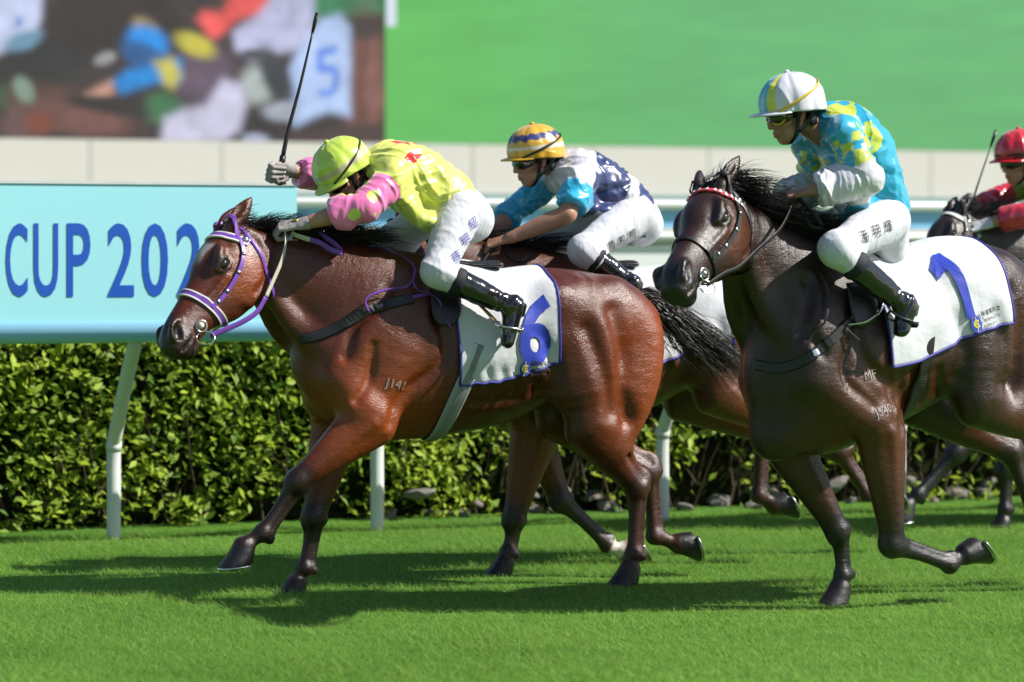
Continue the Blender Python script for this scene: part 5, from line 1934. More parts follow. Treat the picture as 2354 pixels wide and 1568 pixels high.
# giant video screen: painted by soft shapes, it gives off light
def screen():
    sc_ = empty('video_screen', tw(0, .3, 0), RZ)
    tag(sc_, 'giant screen showing racing jockeys beside a plain green field', 'screen')
    def s_at(x):
        u = (x / K - 512) / FPX; p0 = wall0 + TN * .0
        return (u * (p0[1] - CAM_Y) - p0[0]) / (TS[0] - u * TS[1])
    sm = s_at(893)
    def emit(name, pts_s, z0, z1, nx, ny, paint, mat):
        xs = np.linspace(pts_s[0], pts_s[1], nx); zs = np.linspace(z0, z1, ny)
        Xg, Zg = np.meshgrid(xs, zs, indexing='ij')
        Dg = (tw(0, 0, 0)[1] + TS[1] * Xg) - CAM_Y
        px = ((wall0[0] + TS[0] * Xg) / Dg * FPX + 512) * K; py = (V_H - (Zg - CAM_H) / Dg * FPX) * K
        V = np.stack([Xg, 0 * Xg - .02, Zg], 2).reshape(-1, 3)
        Q = [(i * ny + j, (i + 1) * ny + j, (i + 1) * ny + j + 1, i * ny + j + 1) for i in range(nx - 1) for j in range(ny - 1)]
        me = mesh_np(name, V, Q, False)
        set_col(me, paint(px.ravel(), py.ravel()))
        return link(name, me, mat, sc_)
    m, nt, b = new_mat('screen_light')
    at_ = nt.nodes.new('ShaderNodeAttribute'); at_.attribute_name = 'Col'
    nt.links.new(at_.outputs[0], b.inputs['Emission Color']); setp(b, col=(.01, .01, .01), em=.66, rough=.4)
    def lin(c): c = np.array(c) / 255.0; return np.where(c < .04, c / 12.92, ((c + .055) / 1.055) ** 2.4)
    def paint_left(x, y):
        C = np.tile(lin([62, 52, 52]), (len(x), 1))
        nzv = vnoise(np.stack([x / 60, y / 60, x * 0], 1), 5)[:, None]
        C = C * (1 + .35 * nzv)
        x = x + 5 * vnoise(np.stack([x / 70, y / 70, x * 0], 1), 15); y = y + 5 * vnoise(np.stack([x / 70, y / 70, x * 0], 1), 16)
        def ell(cx, cy, rx, ry, rot, c, soft=.42):
            a = math.radians(rot); dx, dy = x - cx, y - cy
            u = (dx * math.cos(a) + dy * math.sin(a)) / rx; v = (-dx * math.sin(a) + dy * math.cos(a)) / ry
            w = (1 - sstep(np.sqrt(u * u + v * v), 1 - soft, 1 + soft))[:, None]
            nonlocal C
            C = C * (1 - w) + lin(c) * w
        def poly(pts, c, soft=15):
            nonlocal C
            P = np.array(pts, float); inside = np.zeros(len(x), bool); dmin = np.full(len(x), 1e9)
            for i in range(len(P)):
                a, b_ = P[i], P[(i + 1) % len(P)]
                cond = ((a[1] > y) != (b_[1] > y)) & (x < (b_[0] - a[0]) * (y - a[1]) / (b_[1] - a[1] + 1e-9) + a[0])
                inside ^= cond
                ab = b_ - a; t = np.clip(((x - a[0]) * ab[0] + (y - a[1]) * ab[1]) / (ab @ ab), 0, 1)
                dmin = np.minimum(dmin, np.hypot(x - a[0] - t * ab[0], y - a[1] - t * ab[1]))
            w = sstep(np.where(inside, dmin, -dmin), -soft, soft)[:, None]
            C = C * (1 - w) + lin(c) * w
        ell(60, 170, 220, 60, -25, [52, 50, 50]); ell(270, 60, 140, 60, 0, [58, 46, 44])
        ell(640, 15, 130, 90, 0, [80, 60, 56]); ell(770, 10, 160, 36, 0, [60, 128, 88])
        ell(850, 180, 60, 160, 0, [112, 74, 66]); ell(850, 60, 50, 30, 0, [70, 55, 52]); ell(872, 200, 20, 100, 0, [134, 92, 84])
        poly([(-60, -20), (105, -20), (100, 40), (85, 75), (0, 120), (-60, 140)], [196, 206, 238]); ell(60, 90, 45, 20, -20, [110, 150, 176]); ell(48, 48, 8, 14, 10, [130, 160, 225])
        ell(15, 220, 40, 26, 0, [48, 96, 66]); ell(120, 235, 110, 46, 10, [92, 66, 58]); ell(190, 268, 120, 40, 10, [118, 80, 74]); ell(60, 280, 60, 40, 0, [104, 78, 76]); ell(60, 205, 20, 34, -30, [130, 150, 134]); ell(95, 280, 30, 26, 0, [130, 72, 56])
        poly([(460, 40), (475, 20), (520, 25), (540, -20), (640, -20), (630, 20), (560, 40), (500, 85), (480, 80)], [238, 92, 90])
        poly([(545, 70), (600, 30), (640, -20), (728, -20), (730, 80), (700, 110), (640, 120), (590, 135), (550, 110)], [188, 190, 222])
        poly([(690, 120), (745, 40), (790, 28), (815, 60), (815, 265), (760, 255), (690, 290), (670, 270), (672, 160)], [178, 200, 240])
        ell(600, 190, 42, 46, 0, [170, 180, 178]); ell(640, 170, 28, 75, -25, [60, 62, 68]); ell(650, 255, 40, 22, 0, [170, 176, 190]); ell(590, 120, 30, 12, 0, [80, 74, 84])
        ell(480, 170, 70, 70, 30, [102, 84, 102]); ell(455, 100, 50, 24, 25, [200, 190, 72]); ell(340, 60, 32, 22, 30, [150, 130, 92])
        ell(385, 245, 46, 36, 0, [66, 116, 76])
        poly([(375, 320), (385, 265), (430, 245), (480, 240), (520, 180), (560, 190), (575, 240), (560, 300), (520, 330), (400, 335)], [202, 200, 224])
        ell(345, 95, 48, 36, 20, [40, 150, 240]); ell(340, 130, 60, 30, 30, [44, 92, 150]); poly([(265, 190), (300, 160), (360, 150), (420, 130), (425, 180), (360, 190), (290, 215)], [36, 140, 220]); poly([(365, 140), (400, 130), (425, 170), (410, 198), (385, 190)], [196, 186, 80])
        poly([(195, 215), (230, 195), (265, 185), (270, 212), (215, 235)], [212, 160, 140]); ell(250, 132, 24, 14, -10, [150, 150, 152])
        ell(250, 240, 100, 20, 10, [52, 46, 46])
        for a in ([(738, 108), (780, 104), (780, 118), (750, 121), (748, 150), (736, 150)], [(738, 148), (765, 142), (784, 158), (786, 192), (770, 216), (742, 216), (740, 203), (764, 202), (774, 186), (770, 162), (738, 162)]):
            poly(a, [88, 132, 228], 8)
        poly([(655, 310), (800, 290), (900, 280), (900, 330), (640, 335)], [76, 58, 56]); ell(597, 320, 32, 14, 0, [170, 176, 200])
        C = C * (1 + .16 * vnoise(np.stack([x / 45, y / 45, x * 0], 1), 21) + .12 * vnoise(np.stack([x / 17, y / 17, x * 0], 1), 22))[:, None]
        return np.clip(C, 0, 1)
    def paint_right(x, y):
        nzv = vnoise(np.stack([x / 300, y / 40, x * 0], 1), 5) * .5 + vnoise(np.stack([x / 90, y / 14, x * 0], 1), 6) * .5
        g0 = sstep(x, 900, 1700)[:, None]
        C = lin([98, 188, 92]) * (1 - g0) + lin([100, 180, 112]) * g0
        return np.clip(C * (1 + .10 * nzv[:, None]), 0, 1)
    ztop = zw1 + 6.0
    emit('picture', (s_at(-60) - 1, sm), zw1 + .03, ztop, 260, 130, paint_left, m)
    emit('picture', (sm + .02, s_at(2420) + 2), zw1 + .03, ztop, 160, 90, paint_right, m)
    mb = MB(); mb.box(((s_at(-60) + s_at(2420)) / 2, .2, (zw1 + ztop) / 2), (abs(s_at(2420) - s_at(-60)) / 2 + 2, .18, (ztop - zw1) / 2)); mb.build('casing', M_joint, sc_, False)
    # white distance post standing in the field on the picture
    z0 = CAM_H - (66 / K - V_H) / FPX * DW
    s0, s2 = s_at(894), s_at(922)
    mm = mat_plain('screen_post', (.02, .02, .02)); setp(mm.node_tree.nodes['Principled BSDF'], emc=(.62, .66, .78), em=.75)
    mb = MB(); mb.box(((s0 + s2) / 2, -.03, (z0 + ztop) / 2), ((s2 - s0) / 2 * .8, .006, (ztop - z0) / 2)); mb.build('picture_post', mm, sc_, False)
screen()

# ------------------------------------------------------------------ lead horse
frA = Frame((-.21, .40), 20)
pA = frA.P
specA = dict(
    joints=dict(
        poll=pA(543, 548, 0.02), muzz=pA(378, 800, .25), withers=(.22, 0, 1.585), chest=(.82, 0, 1.12),
        shN=(.68, .17, 1.02), shF=(.70, -.17, 1.00),
        elN=pA(852, 965, .19), knN=pA(683, 1108, .17), ftN=pA(603, 1224, .17), coN=pA(560, 1254, .17),
        elF=(.60, -.16, .80), knF=pA(720, 1190, -.13), ftF=pA(700, 1305, -.13), coF=pA(680, 1340, -.13),
        stN=pA(1352, 975, .19), hkN=pA(1462, 1118, .13), fhN=pA(1455, 1275, .13), chN=pA(1447, 1305, .13),
        stF=(-.52, -.17, .82), hkF=pA(1488, 1085, -.12), fhF=pA(1503, 1232, -.12), chF=pA(1558, 1250, -.12)),
    trunk=[(-.86, 1.42, 1.10, .13), (-.75, 1.475, 1.00, .20), (-.6, 1.515, 1.0, .25), (-.42, 1.54, .925, .270), (-.26, 1.53, .855, .280), (-.06, 1.51, .77, .293), (.17, 1.525, .735, .287), (.36, 1.52, .722, .26), (.52, 1.48, .75, .23), (.64, 1.40, .83, .19), (.73, 1.30, .95, .14)],
    neck=[((.40, 0, 1.33), .25, .20), ((.60, 0, 1.39), .265, .17), ((.78, 0, 1.46), .225, .125), ((.93, .005, 1.52), .185, .098), ((1.05, .015, 1.56), .15, .085)],
    hoof_fN=((1, 0, -.1), (.1, 0, 1)), hoof_fF=((1, 0, 0), (0, 0, 1)),
    hoof_hN=((1, 0, -.05), (.05, 0, 1)), hoof_hF=((-.35, 0, -1), (.95, 0, -.3)),
    coat=(.080, .0170, .0058), warm=(.225, .046, .0095), points=(.014, .0085, .0075),
    star=lambda q, n: (1 - sstep(np.abs(q[:, 1] - .030 + .25 * (q[:, 0] - .17)) / (.028 + .02 * n), .6, 1.1)) * sstep(q[:, 0], .11, .14) * (1 - sstep(q[:, 0], .19, .26)) * (q[:, 2] > .03) * .9,
)

# ------------------------------------------------------------------ lead rider
YEL = np.array([.68, .72, .15]); PINK = np.array([.85, .20, .46]); RED = np.array([.72, .03, .025])
def silksA(V, t, lat, up, arm, N):
    C = np.tile(YEL, (len(V), 1))
    for s_ in 'NF':
        d, u = arm[s_]
        on = (d < .085) & (u > .10) | (d < .115) & (u > .16) & (np.abs(lat) > .145)
        C[on] = PINK
        Q = np.stack([u * 5.2, d * 0, np.zeros(len(V))], 1)
        S = V * 9.0
        ce = np.floor(S + .5)
        j = np.stack([vnoise(ce * 1.37 + 5.3, 7), vnoise(ce * 1.91 + 2.1, 8), vnoise(ce * 2.3 + 9.7, 9)], 1) * .3
        sp = np.linalg.norm(S - ce - j, axis=1) < .34
        C[on & sp] = YEL
    body = ~(((arm['N'][0] < .085) & (arm['N'][1] > .1)) | ((arm['F'][0] < .085) & (arm['F'][1] > .1)))
    for tc, lc, r1, rot in ((.84, .13, .055, .5), (.98, .02, .055, -.5), (.80, -.02, .05, .8), (.72, -.14, .055, .3), (1.0, -.14, .05, .2)):
        L = .42
        a = (t - tc) * L; b = lat - lc
        aa = a * math.cos(rot) + b * math.sin(rot); bb = b * math.cos(rot) - a * math.sin(rot)
        m = (np.abs(aa) / r1 + (np.abs(bb) / (r1 * .55)) ** 1.3 < 1) & (up > 0) & body
        C[m] = RED
    return C
def capA(ph, th):
    return (.50, .66, .075) if ph < 1.40 or ph > 1.52 else (.50, .44, .30)
_mir = lambda p: np.array([p[0], -p[1], p[2]])
riderA = dict(
    joints=dict(head=pA(797, 402, .02), neck=pA(858, 385, .01), shN=pA(903, 412, .19), shF=pA(850, 385, -.18),
        elN=pA(838, 474, .26), wrN=pA(706, 512, .15), haN=pA(664, 519, .11),
        elF=pA(735, 408, -.30), wrF=pA(672, 392, -.26), haF=pA(644, 392, -.25),
        hipN=pA(1058, 482, .13), hipF=pA(1024, 470, -.13), knN=pA(1003, 625, .30), knF=pA(905, 548, -.27),
        anN=pA(1180, 708, .37), toN=pA(1166, 788, .385), anF=_mir(pA(1165, 700, .36)), toF=_mir(pA(1150, 780, .37)), hump=.045),
    up=(.58, .08, .80), front=(.80, .10, -.58), h=.006, seed=3, hr=.131, hx=-.005,
    gloveN=M_glove, gloveF=M_glove, glovebadge=True, backN=(.25, .45, .85), backF=(.7, -.6, .3), thumbN=1, thumbF=1,
    sleeveN=.55, sleeveF=.72, silks=silksA, cap=capA, cuffmat=mat_plain('pink_cuff', tuple(PINK), rough=.5), peakmat=mat_plain('yellow_silk', (.50, .66, .075), rough=.3, spec=.7),
    gw=.0045, peak=.045, pdrop=.03, waist=-.17, wtilt=.35, fold=.017, jinf=.018, blouse=.010, drape=[([(925, 455, .12, .06, .10), (960, 495, .10, .05, .12), (1000, 505, .08, .05, .13)], .06), ([(925, 440, -.05, .06, .10), (990, 500, -.05, .05, .12)], .06)],
    name=('蔡明紹', .060, [(1050, 592), (1077, 552), (1101, 514)], .55, mat_plain('blue_ink', (.03, .035, .28), rough=.6)),
)
# ------------------------------------------------------------------ lead horse's tack
specA.update(seed=11, mat=mat_coat('bay_coat'), crest=[pA(575, 512, .0), pA(640, 522, .0), pA(720, 537, .0), pA(780, 552, .0), pA(840, 568, .0)],
    tail=[(-.84, 0, 1.385), (-.93, 0, 1.385), (-1.02, -.01, 1.345), (-1.14, -.03, 1.28), (-1.30, -.05, 1.20), (-1.45, -.07, 1.13)], mlen=.175, mwind=(-.6, .15, .1), mdir=(-.6, .12, .8),
    brand=[('J141', .062, 913, 884, -.22)])
_sd = dict(f0=.16, f1=-.345, zb=.98, amax=2.03, seat=.06, girth=.06, gskew=-.13, gw=.042, rider=riderA['joints'], skew=-.02,
    prints=[('text', '6', .45, .012, -.235, 1.225, 'numeral', M_blue, dict(rot=-.12, sx=.78, step=.015)),
            ('disc', .036, -.180, 1.062, 'emblem', M_blue, dict(sx=.72, off=.0128)),
            ('text', 'C', .05, .001, -.180, 1.062, 'emblem_mark', M_yellowp, dict(off=.0135)),
            ('text', 'H', .036, .0005, -.180, 1.062, 'emblem_mark', M_yellowp, dict(off=.0138)),
            ('text', 'J', .075, .0003, -.180, 1.068, 'emblem_mark', M_yellowp, dict(off=.0141, sx=.5)),
            ('text', '香港賽馬會', .022, .0003, -.260, 1.085, 'lettering', M_ink, dict(off=.0115)),
            ('text', 'The Hong Kong', .0195, .0002, -.260, 1.060, 'lettering', M_ink, dict(off=.0115, sx=.82)),
            ('text', 'Jockey Club', .0195, .0002, -.255, 1.036, 'lettering', M_ink, dict(off=.0115, sx=.82))])
tackA = dict(strap=M_purple, edge=M_white, bitmat=mat_plain('cream_bit', (.66, .62, .5), rough=.4), saddle=_sd, flapmat=M_leather, girth2=mat_plain('grey_webbing', (.22, .24, .235), rough=.8),
    reins=[('rein', [(483, 772, .22), (530, 752, .215), (565, 735, .21), (592, 715, .20), (611, 683, .19)], .0135, M_purple),
           ('rein', [(611, 683, .19), (628, 645, .175), (645, 605, .16), (655, 570, .145), (656, 548, .13), (655, 530, .12)], .0125, M_rubber),
           ('rein', [(668, 536, .10), (690, 544, .12), (712, 551, .13)], .0125, M_rubber),
           ('rein', [(712, 551, .13), (735, 558, .14), (760, 574, .15), (785, 580, .145), (768, 560, .13), (742, 542, .10), (728, 530, .05)], .0135, M_purple),
           ('rein', [(483, 772, -.02), (540, 700, -.16), (600, 600, -.15), (650, 535, -.02)], .0125, M_rubber)],
    breast=[('chest_band', [(690, 779), (725, 772), (764, 757), (806, 735), (849, 712), (900, 696), (940, 686)], .026, .006, M_black),
            ('strap', [(925, 690), (960, 680), (1000, 673)], .009, .004, M_purple),
            ('strap', [(692, 781), (715, 780), (741, 768)], .010, .0045, M_purple),
            ('badge', [(866, 708), (880, 702)], .012, .007, M_steel),
            ('buckle', [(938, 690), (948, 686)], .022, .008, M_black)],
    loose=[('neck_strap', [(848, 718, .006), (840, 693, .02), (862, 676, .02), (900, 671, .02), (930, 664, .02), (946, 647, .014)], .0065, M_purple),
           ('neck_strap', [(946, 647, .014), (950, 620, .012), (935, 600, .012), (905, 585, .012), (872, 572, .02)], .007, M_purple),
           ('neck_strap', [(946, 648, .014), (955, 668, .02), (985, 680, .02), (1005, 695, .022), (1020, 725, .02), (1035, 755, .022)], .006, M_purple)])

# ------------------------------------------------------------------ the other runners
NAVY = np.array([.022, .035, .13]); CYAN = np.array([.025, .40, .66]); WHT = np.array([.60, .60, .65]); YG = np.array([.50, .58, .06])
def like(base, **kw):
    d = dict(base); d.update(kw); return d

# second horse, behind the lead
frB = Frame((.48, 1.31), 20); pB = frB.P
jB = {k: np.array(v) for k, v in specA['joints'].items()}
jB.update(knN=pB(1180, 1195, .14), ftN=pB(1166, 1270, .14), coN=pB(1158, 1292, .14), elN=pB(1232, 985, .17), shN=np.array([.62, .17, 1.02]),
    elF=np.array([.38, -.16, .80]), knF=pB(1288, 1150, -.14), ftF=pB(1395, 1252, -.14), coF=pB(1432, 1268, -.14),
    stN=pB(1640, 895, .18), hkN=pB(1752, 965, .13), fhN=pB(1742, 1138, .13), chN=pB(1778, 1162, .13),
    stF=np.array([-.50, -.17, .86]), hkF=pB(1925, 1035, -.13), fhF=pB(1992, 1135, -.13), chF=pB(2030, 1150, -.13),
    poll=np.array([1.02, -.03, 1.76]), muzz=np.array([1.45, -.05, 1.26]))
specB = like(specA, joints=jB, seed=23, brand=[], star=None, foldF=(-.3, 0, .95),
    hoof_fN=((1, 0, 0), (0, 0, 1)), hoof_fF=((-.6, 0, -.8), (.8, 0, -.6), (.30, .22, .13)), hoof_hN=((-.5, 0, -.85), (.85, 0, -.5)), hoof_hF=((-.5, 0, -.85), (.85, 0, -.5)),
    coat=(.085, .024, .011), warm=(.18, .046, .014), mat=specA['mat'], neck=[((.38, 0, 1.33), .25, .20), ((.58, -.01, 1.40), .25, .17), ((.74, -.02, 1.48), .21, .125), ((.88, -.03, 1.56), .175, .10), ((.97, -.03, 1.60), .15, .088)],
    sock=lambda V, n: 1 - sstep(np.linalg.norm(V - (jB['ftF'] * .45 + jB['coF'] * .55), axis=1) + .01 * n, .05, .065),
    crest=[(.95, -.03, 1.80), (.80, -.02, 1.74), (.62, -.01, 1.68), (.42, 0, 1.63), (.28, 0, 1.61)], mlen=.17, nmane=600, ntail=500,
    tail=[(-.84, 0, 1.385), (-.93, 0, 1.385), (-1.02, -.01, 1.33), (-1.14, -.03, 1.24), (-1.30, -.05, 1.12), (-1.40, -.07, 1.02)])
def silksB(V, t, lat, up, arm, N):
    C = np.tile(NAVY, (len(V), 1))
    C[t > .86] = WHT
    C[(t > .10) & (t < .27)] = WHT
    C[(up < -.085) & (t < .6)] = WHT
    for s_ in 'NF':
        d, u = arm[s_]
        C[((d < .085) & (u > .06)) | ((d < .11) & (u > .12) & (np.abs(lat) > .13))] = CYAN
    return C
def capB(ph, th):
    zig = 1.02 + .11 * (abs(((th * 14 / (2 * math.pi)) % 1) * 2 - 1) - .5)
    if abs(ph - zig) < .14: return (.035, .045, .17)
    if 1.37 < ph < 1.47: return (.62, .58, .50)
    return (.66, .36, .025)
riderB = dict(
    joints=dict(head=pB(1232, 368, .0), neck=pB(1292, 392, .0), shN=pB(1335, 420, .19), shF=pB(1268, 412, -.19),
        elN=pB(1304, 492, .25), wrN=pB(1172, 547, .13), haN=pB(1140, 557, .09), elF=pB(1172, 490, -.22), wrF=pB(1135, 538, -.10), haF=pB(1122, 556, -.06),
        hipN=pB(1458, 494, .13), hipF=pB(1420, 484, -.13), knN=pB(1340, 575, .30), knF=pB(1252, 558, -.27),
        anN=pB(1450, 656, .36), toN=pB(1432, 735, .37), anF=_mir(pB(1450, 656, .36)), toF=_mir(pB(1432, 735, .37)), hump=.05),
    up=(.16, .04, .98), front=(.98, .02, -.14), seed=8, hr=.130, backN=(-.1, .55, .8), backF=(-.1, -.3, .9), thumbN=1, thumbF=-1, h=.007, hb=.006,
    sleeveN=-.28, sleeveF=.35, silks=silksB, cap=capB, cuffmat=mat_plain('cyan_cuff', tuple(CYAN), rough=.5), peakmat=mat_plain('gold_silk', (.66, .36, .025), rough=.3, spec=.7),
    peak=.05, pdrop=.012, waist=-.22, wtilt=.25, fold=.014, jinf=.016, skin=(.40, .21, .135),
    drape=[([(1330, 470, .08, .05, .12), (1400, 492, .08, .04, .13)], .06)],
    name=('鍾易禮', .056, [(1407, 566), (1436, 554), (1464, 540)], .38, M_ink))
_sdB = like(_sd, girth=-.10, gskew=-.03, rider=riderB['joints'], f0=.02, f1=-.56, amax=1.95, prints=[], seed=3)
tackB = dict(strap=M_black, saddle=_sdB, dark_iron=True, leather=M_black, girthmat=M_leather,
    reins=[('rein', [(1142, 562, .08), (1118, 592, .11), (1100, 622, .13), (1080, 650, .14)], .010, M_black), ('rein', [(1150, 560, .08), (1170, 590, .14), (1195, 600, .16), (1215, 585, .12)], .009, M_black)])

# third horse, nearest, at the right
frC = Frame((1.6, -.285), 32); pC = frC.P
specC = dict(seed=31, mat=mat_coat('dark_brown_coat', .33, .55), shift=(-.02, .10),
    joints=dict(poll=pC(1650, 462, .02), muzz=pC(1537, 662, .33), withers=(.24, 0, 1.63), chest=(.54, 0, 1.13),
        shN=(.42, .18, 1.05), shF=(.46, -.17, 1.03), elN=pC(2022, 978, .21), knN=pC(2052, 1252, .18), ftN=pC(2182, 1298, .18), coN=pC(2218, 1274, .18),
        elF=(.34, -.17, .80), knF=pC(1926, 1222, -.13), ftF=pC(1936, 1322, -.13), coF=pC(1930, 1350, -.13),
        stN=pC(2240, 915, .21), hkN=pC(2412, 1000, .14), fhN=pC(2490, 1190, .13), chN=pC(2530, 1215, .13),
        stF=(-.48, -.18, .92), hkF=(-1.0, -.13, .66), fhF=(-1.15, -.13, .36), chF=(-1.24, -.13, .30)),
    trunk=[(-.90, 1.54, 1.17, .15), (-.80, 1.61, 1.10, .22), (-.64, 1.665, 1.04, .27), (-.46, 1.672, .97, .285), (-.28, 1.61, .90, .295), (-.08, 1.555, .82, .30), (.12, 1.56, .75, .295), (.26, 1.57, .70, .265), (.37, 1.55, .72, .23), (.45, 1.46, .82, .18), (.50, 1.36, .95, .13)],
    neck=[((.22, 0, 1.40), .25, .19), ((.38, 0, 1.45), .25, .155), ((.53, .01, 1.55), .205, .118), ((.67, .02, 1.65), .165, .098), ((.78, .03, 1.71), .14, .088)],
    hoof_fN=((-.62, 0, -.78), (.80, 0, -.6)), hoof_fF=((1, 0, 0), (0, 0, 1)), hoof_hN=((-.3, 0, -1), (1, 0, -.3)), hoof_hF=((-.5, 0, -.85), (.85, 0, -.5)), foldN=(-.1, 0, 1),
    coat=(.025, .0085, .0050), warm=(.080, .0215, .0072), points=(.008, .0068, .007),
    crest=[pC(1668, 425, .02), pC(1730, 462, .01), pC(1790, 505, .0), pC(1840, 548, .0), pC(1880, 575, .0)], mlen=.17, nmane=1500, mdir=(-.5, .45, .6), mwind=(-.45, .35, 0), flen=.12, fdir=(-.7, .1, .6),
    tail=[(-.90, 0, 1.50), (-.99, 0, 1.50), (-1.08, -.01, 1.45), (-1.2, -.03, 1.36), (-1.36, -.05, 1.25), (-1.5, -.07, 1.15)], ntail=300,
    brand=[('MF', .058, 2002, 862, .15), ('J540', .055, 2034, 944, .30)], ear=(-.17, .10, .085))
def silksC(V, t, lat, up, arm, N):
    C = np.tile(np.array([.02, .36, .56]), (len(V), 1))
    C[(up < -.03) & (t > .42) & (t < .86) & (np.abs(lat) < .16)] = YG * .9
    q = (vnoise(V * 9, 5) + .35 * vnoise(V * 22, 6) < .12).astype(int)
    C[(t > .74) & (q == 0) & (np.abs(lat) > .11) & (up > -.02)] = YG
    for s_ in 'NF':
        d, u = arm[s_]
        on = ((d < .088) & (u > .04)) | ((d < .12) & (u > .10) & (np.abs(lat) > .14))
        a = np.arctan2(V[:, 1] - np.array(riderC['joints']['sh' + s_])[1], V[:, 0] - np.array(riderC['joints']['sh' + s_])[0])
        q = (np.floor(u * 9 + .35 * vnoise(V * 16, 3)) + np.floor(a * 1.5 + 20 + .3 * vnoise(V * 16, 4))).astype(int) % 2
        C[on & (q == 0)] = YG
        C[on & (q == 1)] = (.02, .36, .56)
        C[on & (u > .34)] = WHT
    return C
def capC(ph, th):
    a = abs((th + math.pi) % (2 * math.pi) - math.pi)
    if a < .36: return (.03, .42, .62)
    if a < .66: return (.60, .62, .07)
    return (.62, .62, .69)
riderC = dict(
    joints=dict(head=pC(1822, 262, .02), neck=pC(1880, 302, .02), shN=pC(1942, 306, .20), shF=pC(1858, 318, -.19),
        elN=pC(1992, 410, .27), wrN=pC(1868, 437, .15), haN=pC(1832, 446, .10), elF=pC(1880, 430, -.26), wrF=pC(1800, 452, -.10), haF=pC(1772, 458, -.06),
        hipN=pC(2038, 508, .14), hipF=pC(1972, 506, -.14), knN=pC(1920, 572, .30), knF=pC(1850, 560, -.28),
        anN=pC(2082, 706, .37), toN=pC(2070, 762, .38), anF=_mir(pC(2082, 706, .37)), toF=_mir(pC(2070, 762, .38)), hump=.075, bulk=1.12),
    up=(.20, -.02, .98), front=(.95, -.22, -.20), seed=15, hr=.135, backN=(-.1, .5, .85), backF=(0, -.3, .9), thumbN=1, thumbF=-1,
    sleeveN=.90, sleeveF=.9, silks=silksC, cap=capC, cuffmat=mat_plain('white_cuff', (.72, .72, .76), rough=.55), peakmat=mat_plain('white_silk', (.68, .69, .76), rough=.35, spec=.6),
    peak=.062, pdrop=.012, waist=-.09, wtilt=.1, fold=.015, jinf=.020, h=.0055, blouse=.012, gmat=M_yellowstrap, rim=.005, gstrap=.02, skin=(.36, .19, .115),
    drape=[([(1925, 400, .10, .06, .12), (1960, 460, .10, .06, .13)], .08)], seams=10,
    name=('潘明輝', .062, [(1985, 545), (2020, 532), (2054, 522)], .12, M_ink))
_sdC = dict(f0=.12, f1=-.60, zb=1.1, amax=1.76, seat=.08, girth=-.13, gskew=-.04, gw=.034, rider=riderC['joints'], skew=-.03, seed=6,
    prints=[('shape', [(-.024, -.15), (.026, -.15), (.026, .15), (-.016, .15), (-.085, .105), (-.085, .055), (-.024, .088)], -.33, 1.46, 'numeral', M_blue, dict(rot=.30, step=.015)),
            ('disc', .040, -.40, 1.285, 'emblem', M_blue, dict(sx=.72, off=.0128, rot=.25)),
            ('text', 'C', .05, .001, -.40, 1.285, 'emblem_mark', M_yellowp, dict(off=.0135, rot=.25)),
            ('text', 'H', .036, .0005, -.40, 1.285, 'emblem_mark', M_yellowp, dict(off=.0138, rot=.25)),
            ('text', 'J', .075, .0003, -.40, 1.29, 'emblem_mark', M_yellowp, dict(off=.0141, sx=.5, rot=.25)),
            ('text', '香港賽馬會', .024, .0003, -.485, 1.345, 'lettering', M_ink, dict(off=.0115, rot=.25)),
            ('text', 'The Hong Kong', .021, .0002, -.485, 1.317, 'lettering', M_ink, dict(off=.0115, sx=.82, rot=.25)),
            ('text', 'Jockey Club', .021, .0002, -.48, 1.289, 'lettering', M_ink, dict(off=.0115, sx=.82, rot=.25))])
M_redband = mat_plain('red_browband', (.55, .025, .045), rough=.45)
tackC = dict(strap=M_black, saddle=_sdC, browband=M_redband, teeth=M_white, dark_iron=True, leather=M_black, girthmat=M_leather, bx=.09,
    reins=[('rein', [(1625, 655, .40), (1665, 628, .36), (1700, 612, .33), (1745, 570, .28), (1790, 530, .22), (1815, 485, .15), (1825, 455, .12)], .010, M_black),
           ('rein', [(1835, 455, .12), (1868, 490, .16), (1888, 522, .18), (1862, 518, .15), (1838, 480, .12)], .010, M_black),
           ('rein', [(1828, 455, .10), (1800, 450, .06), (1775, 468, .03), (1755, 492, .0)], .010, M_black),
           ('rein', [(1560, 690, .30), (1660, 560, .05), (1760, 480, -.05)], .010, M_black)],
    breast=[('chest_band', [(1735, 838), (1790, 846), (1850, 826), (1900, 790), (1945, 748), (1952, 742)], .024, .006, M_black),
            ('badge', [(1868, 812), (1884, 806)], .016, .008, M_steel),
            ('strap', [(1945, 745), (1965, 720), (1992, 690), (2005, 672)], .012, .004, M_steel)],
    loose=[('neck_strap', [(1845, 600, .015), (1880, 630, .015), (1900, 680, .015), (1895, 735, .02), (1868, 770, .02), (1858, 805, .01)], .008, M_black),
           ('neck_strap', [(1945, 748, .012), (1985, 742, .03), (2010, 722, .03), (2025, 700, .02)], .006, M_steel),
           ('neck_strap', [(1940, 752, .012), (1955, 770, .02), (1978, 780, .03)], .007, M_black)])

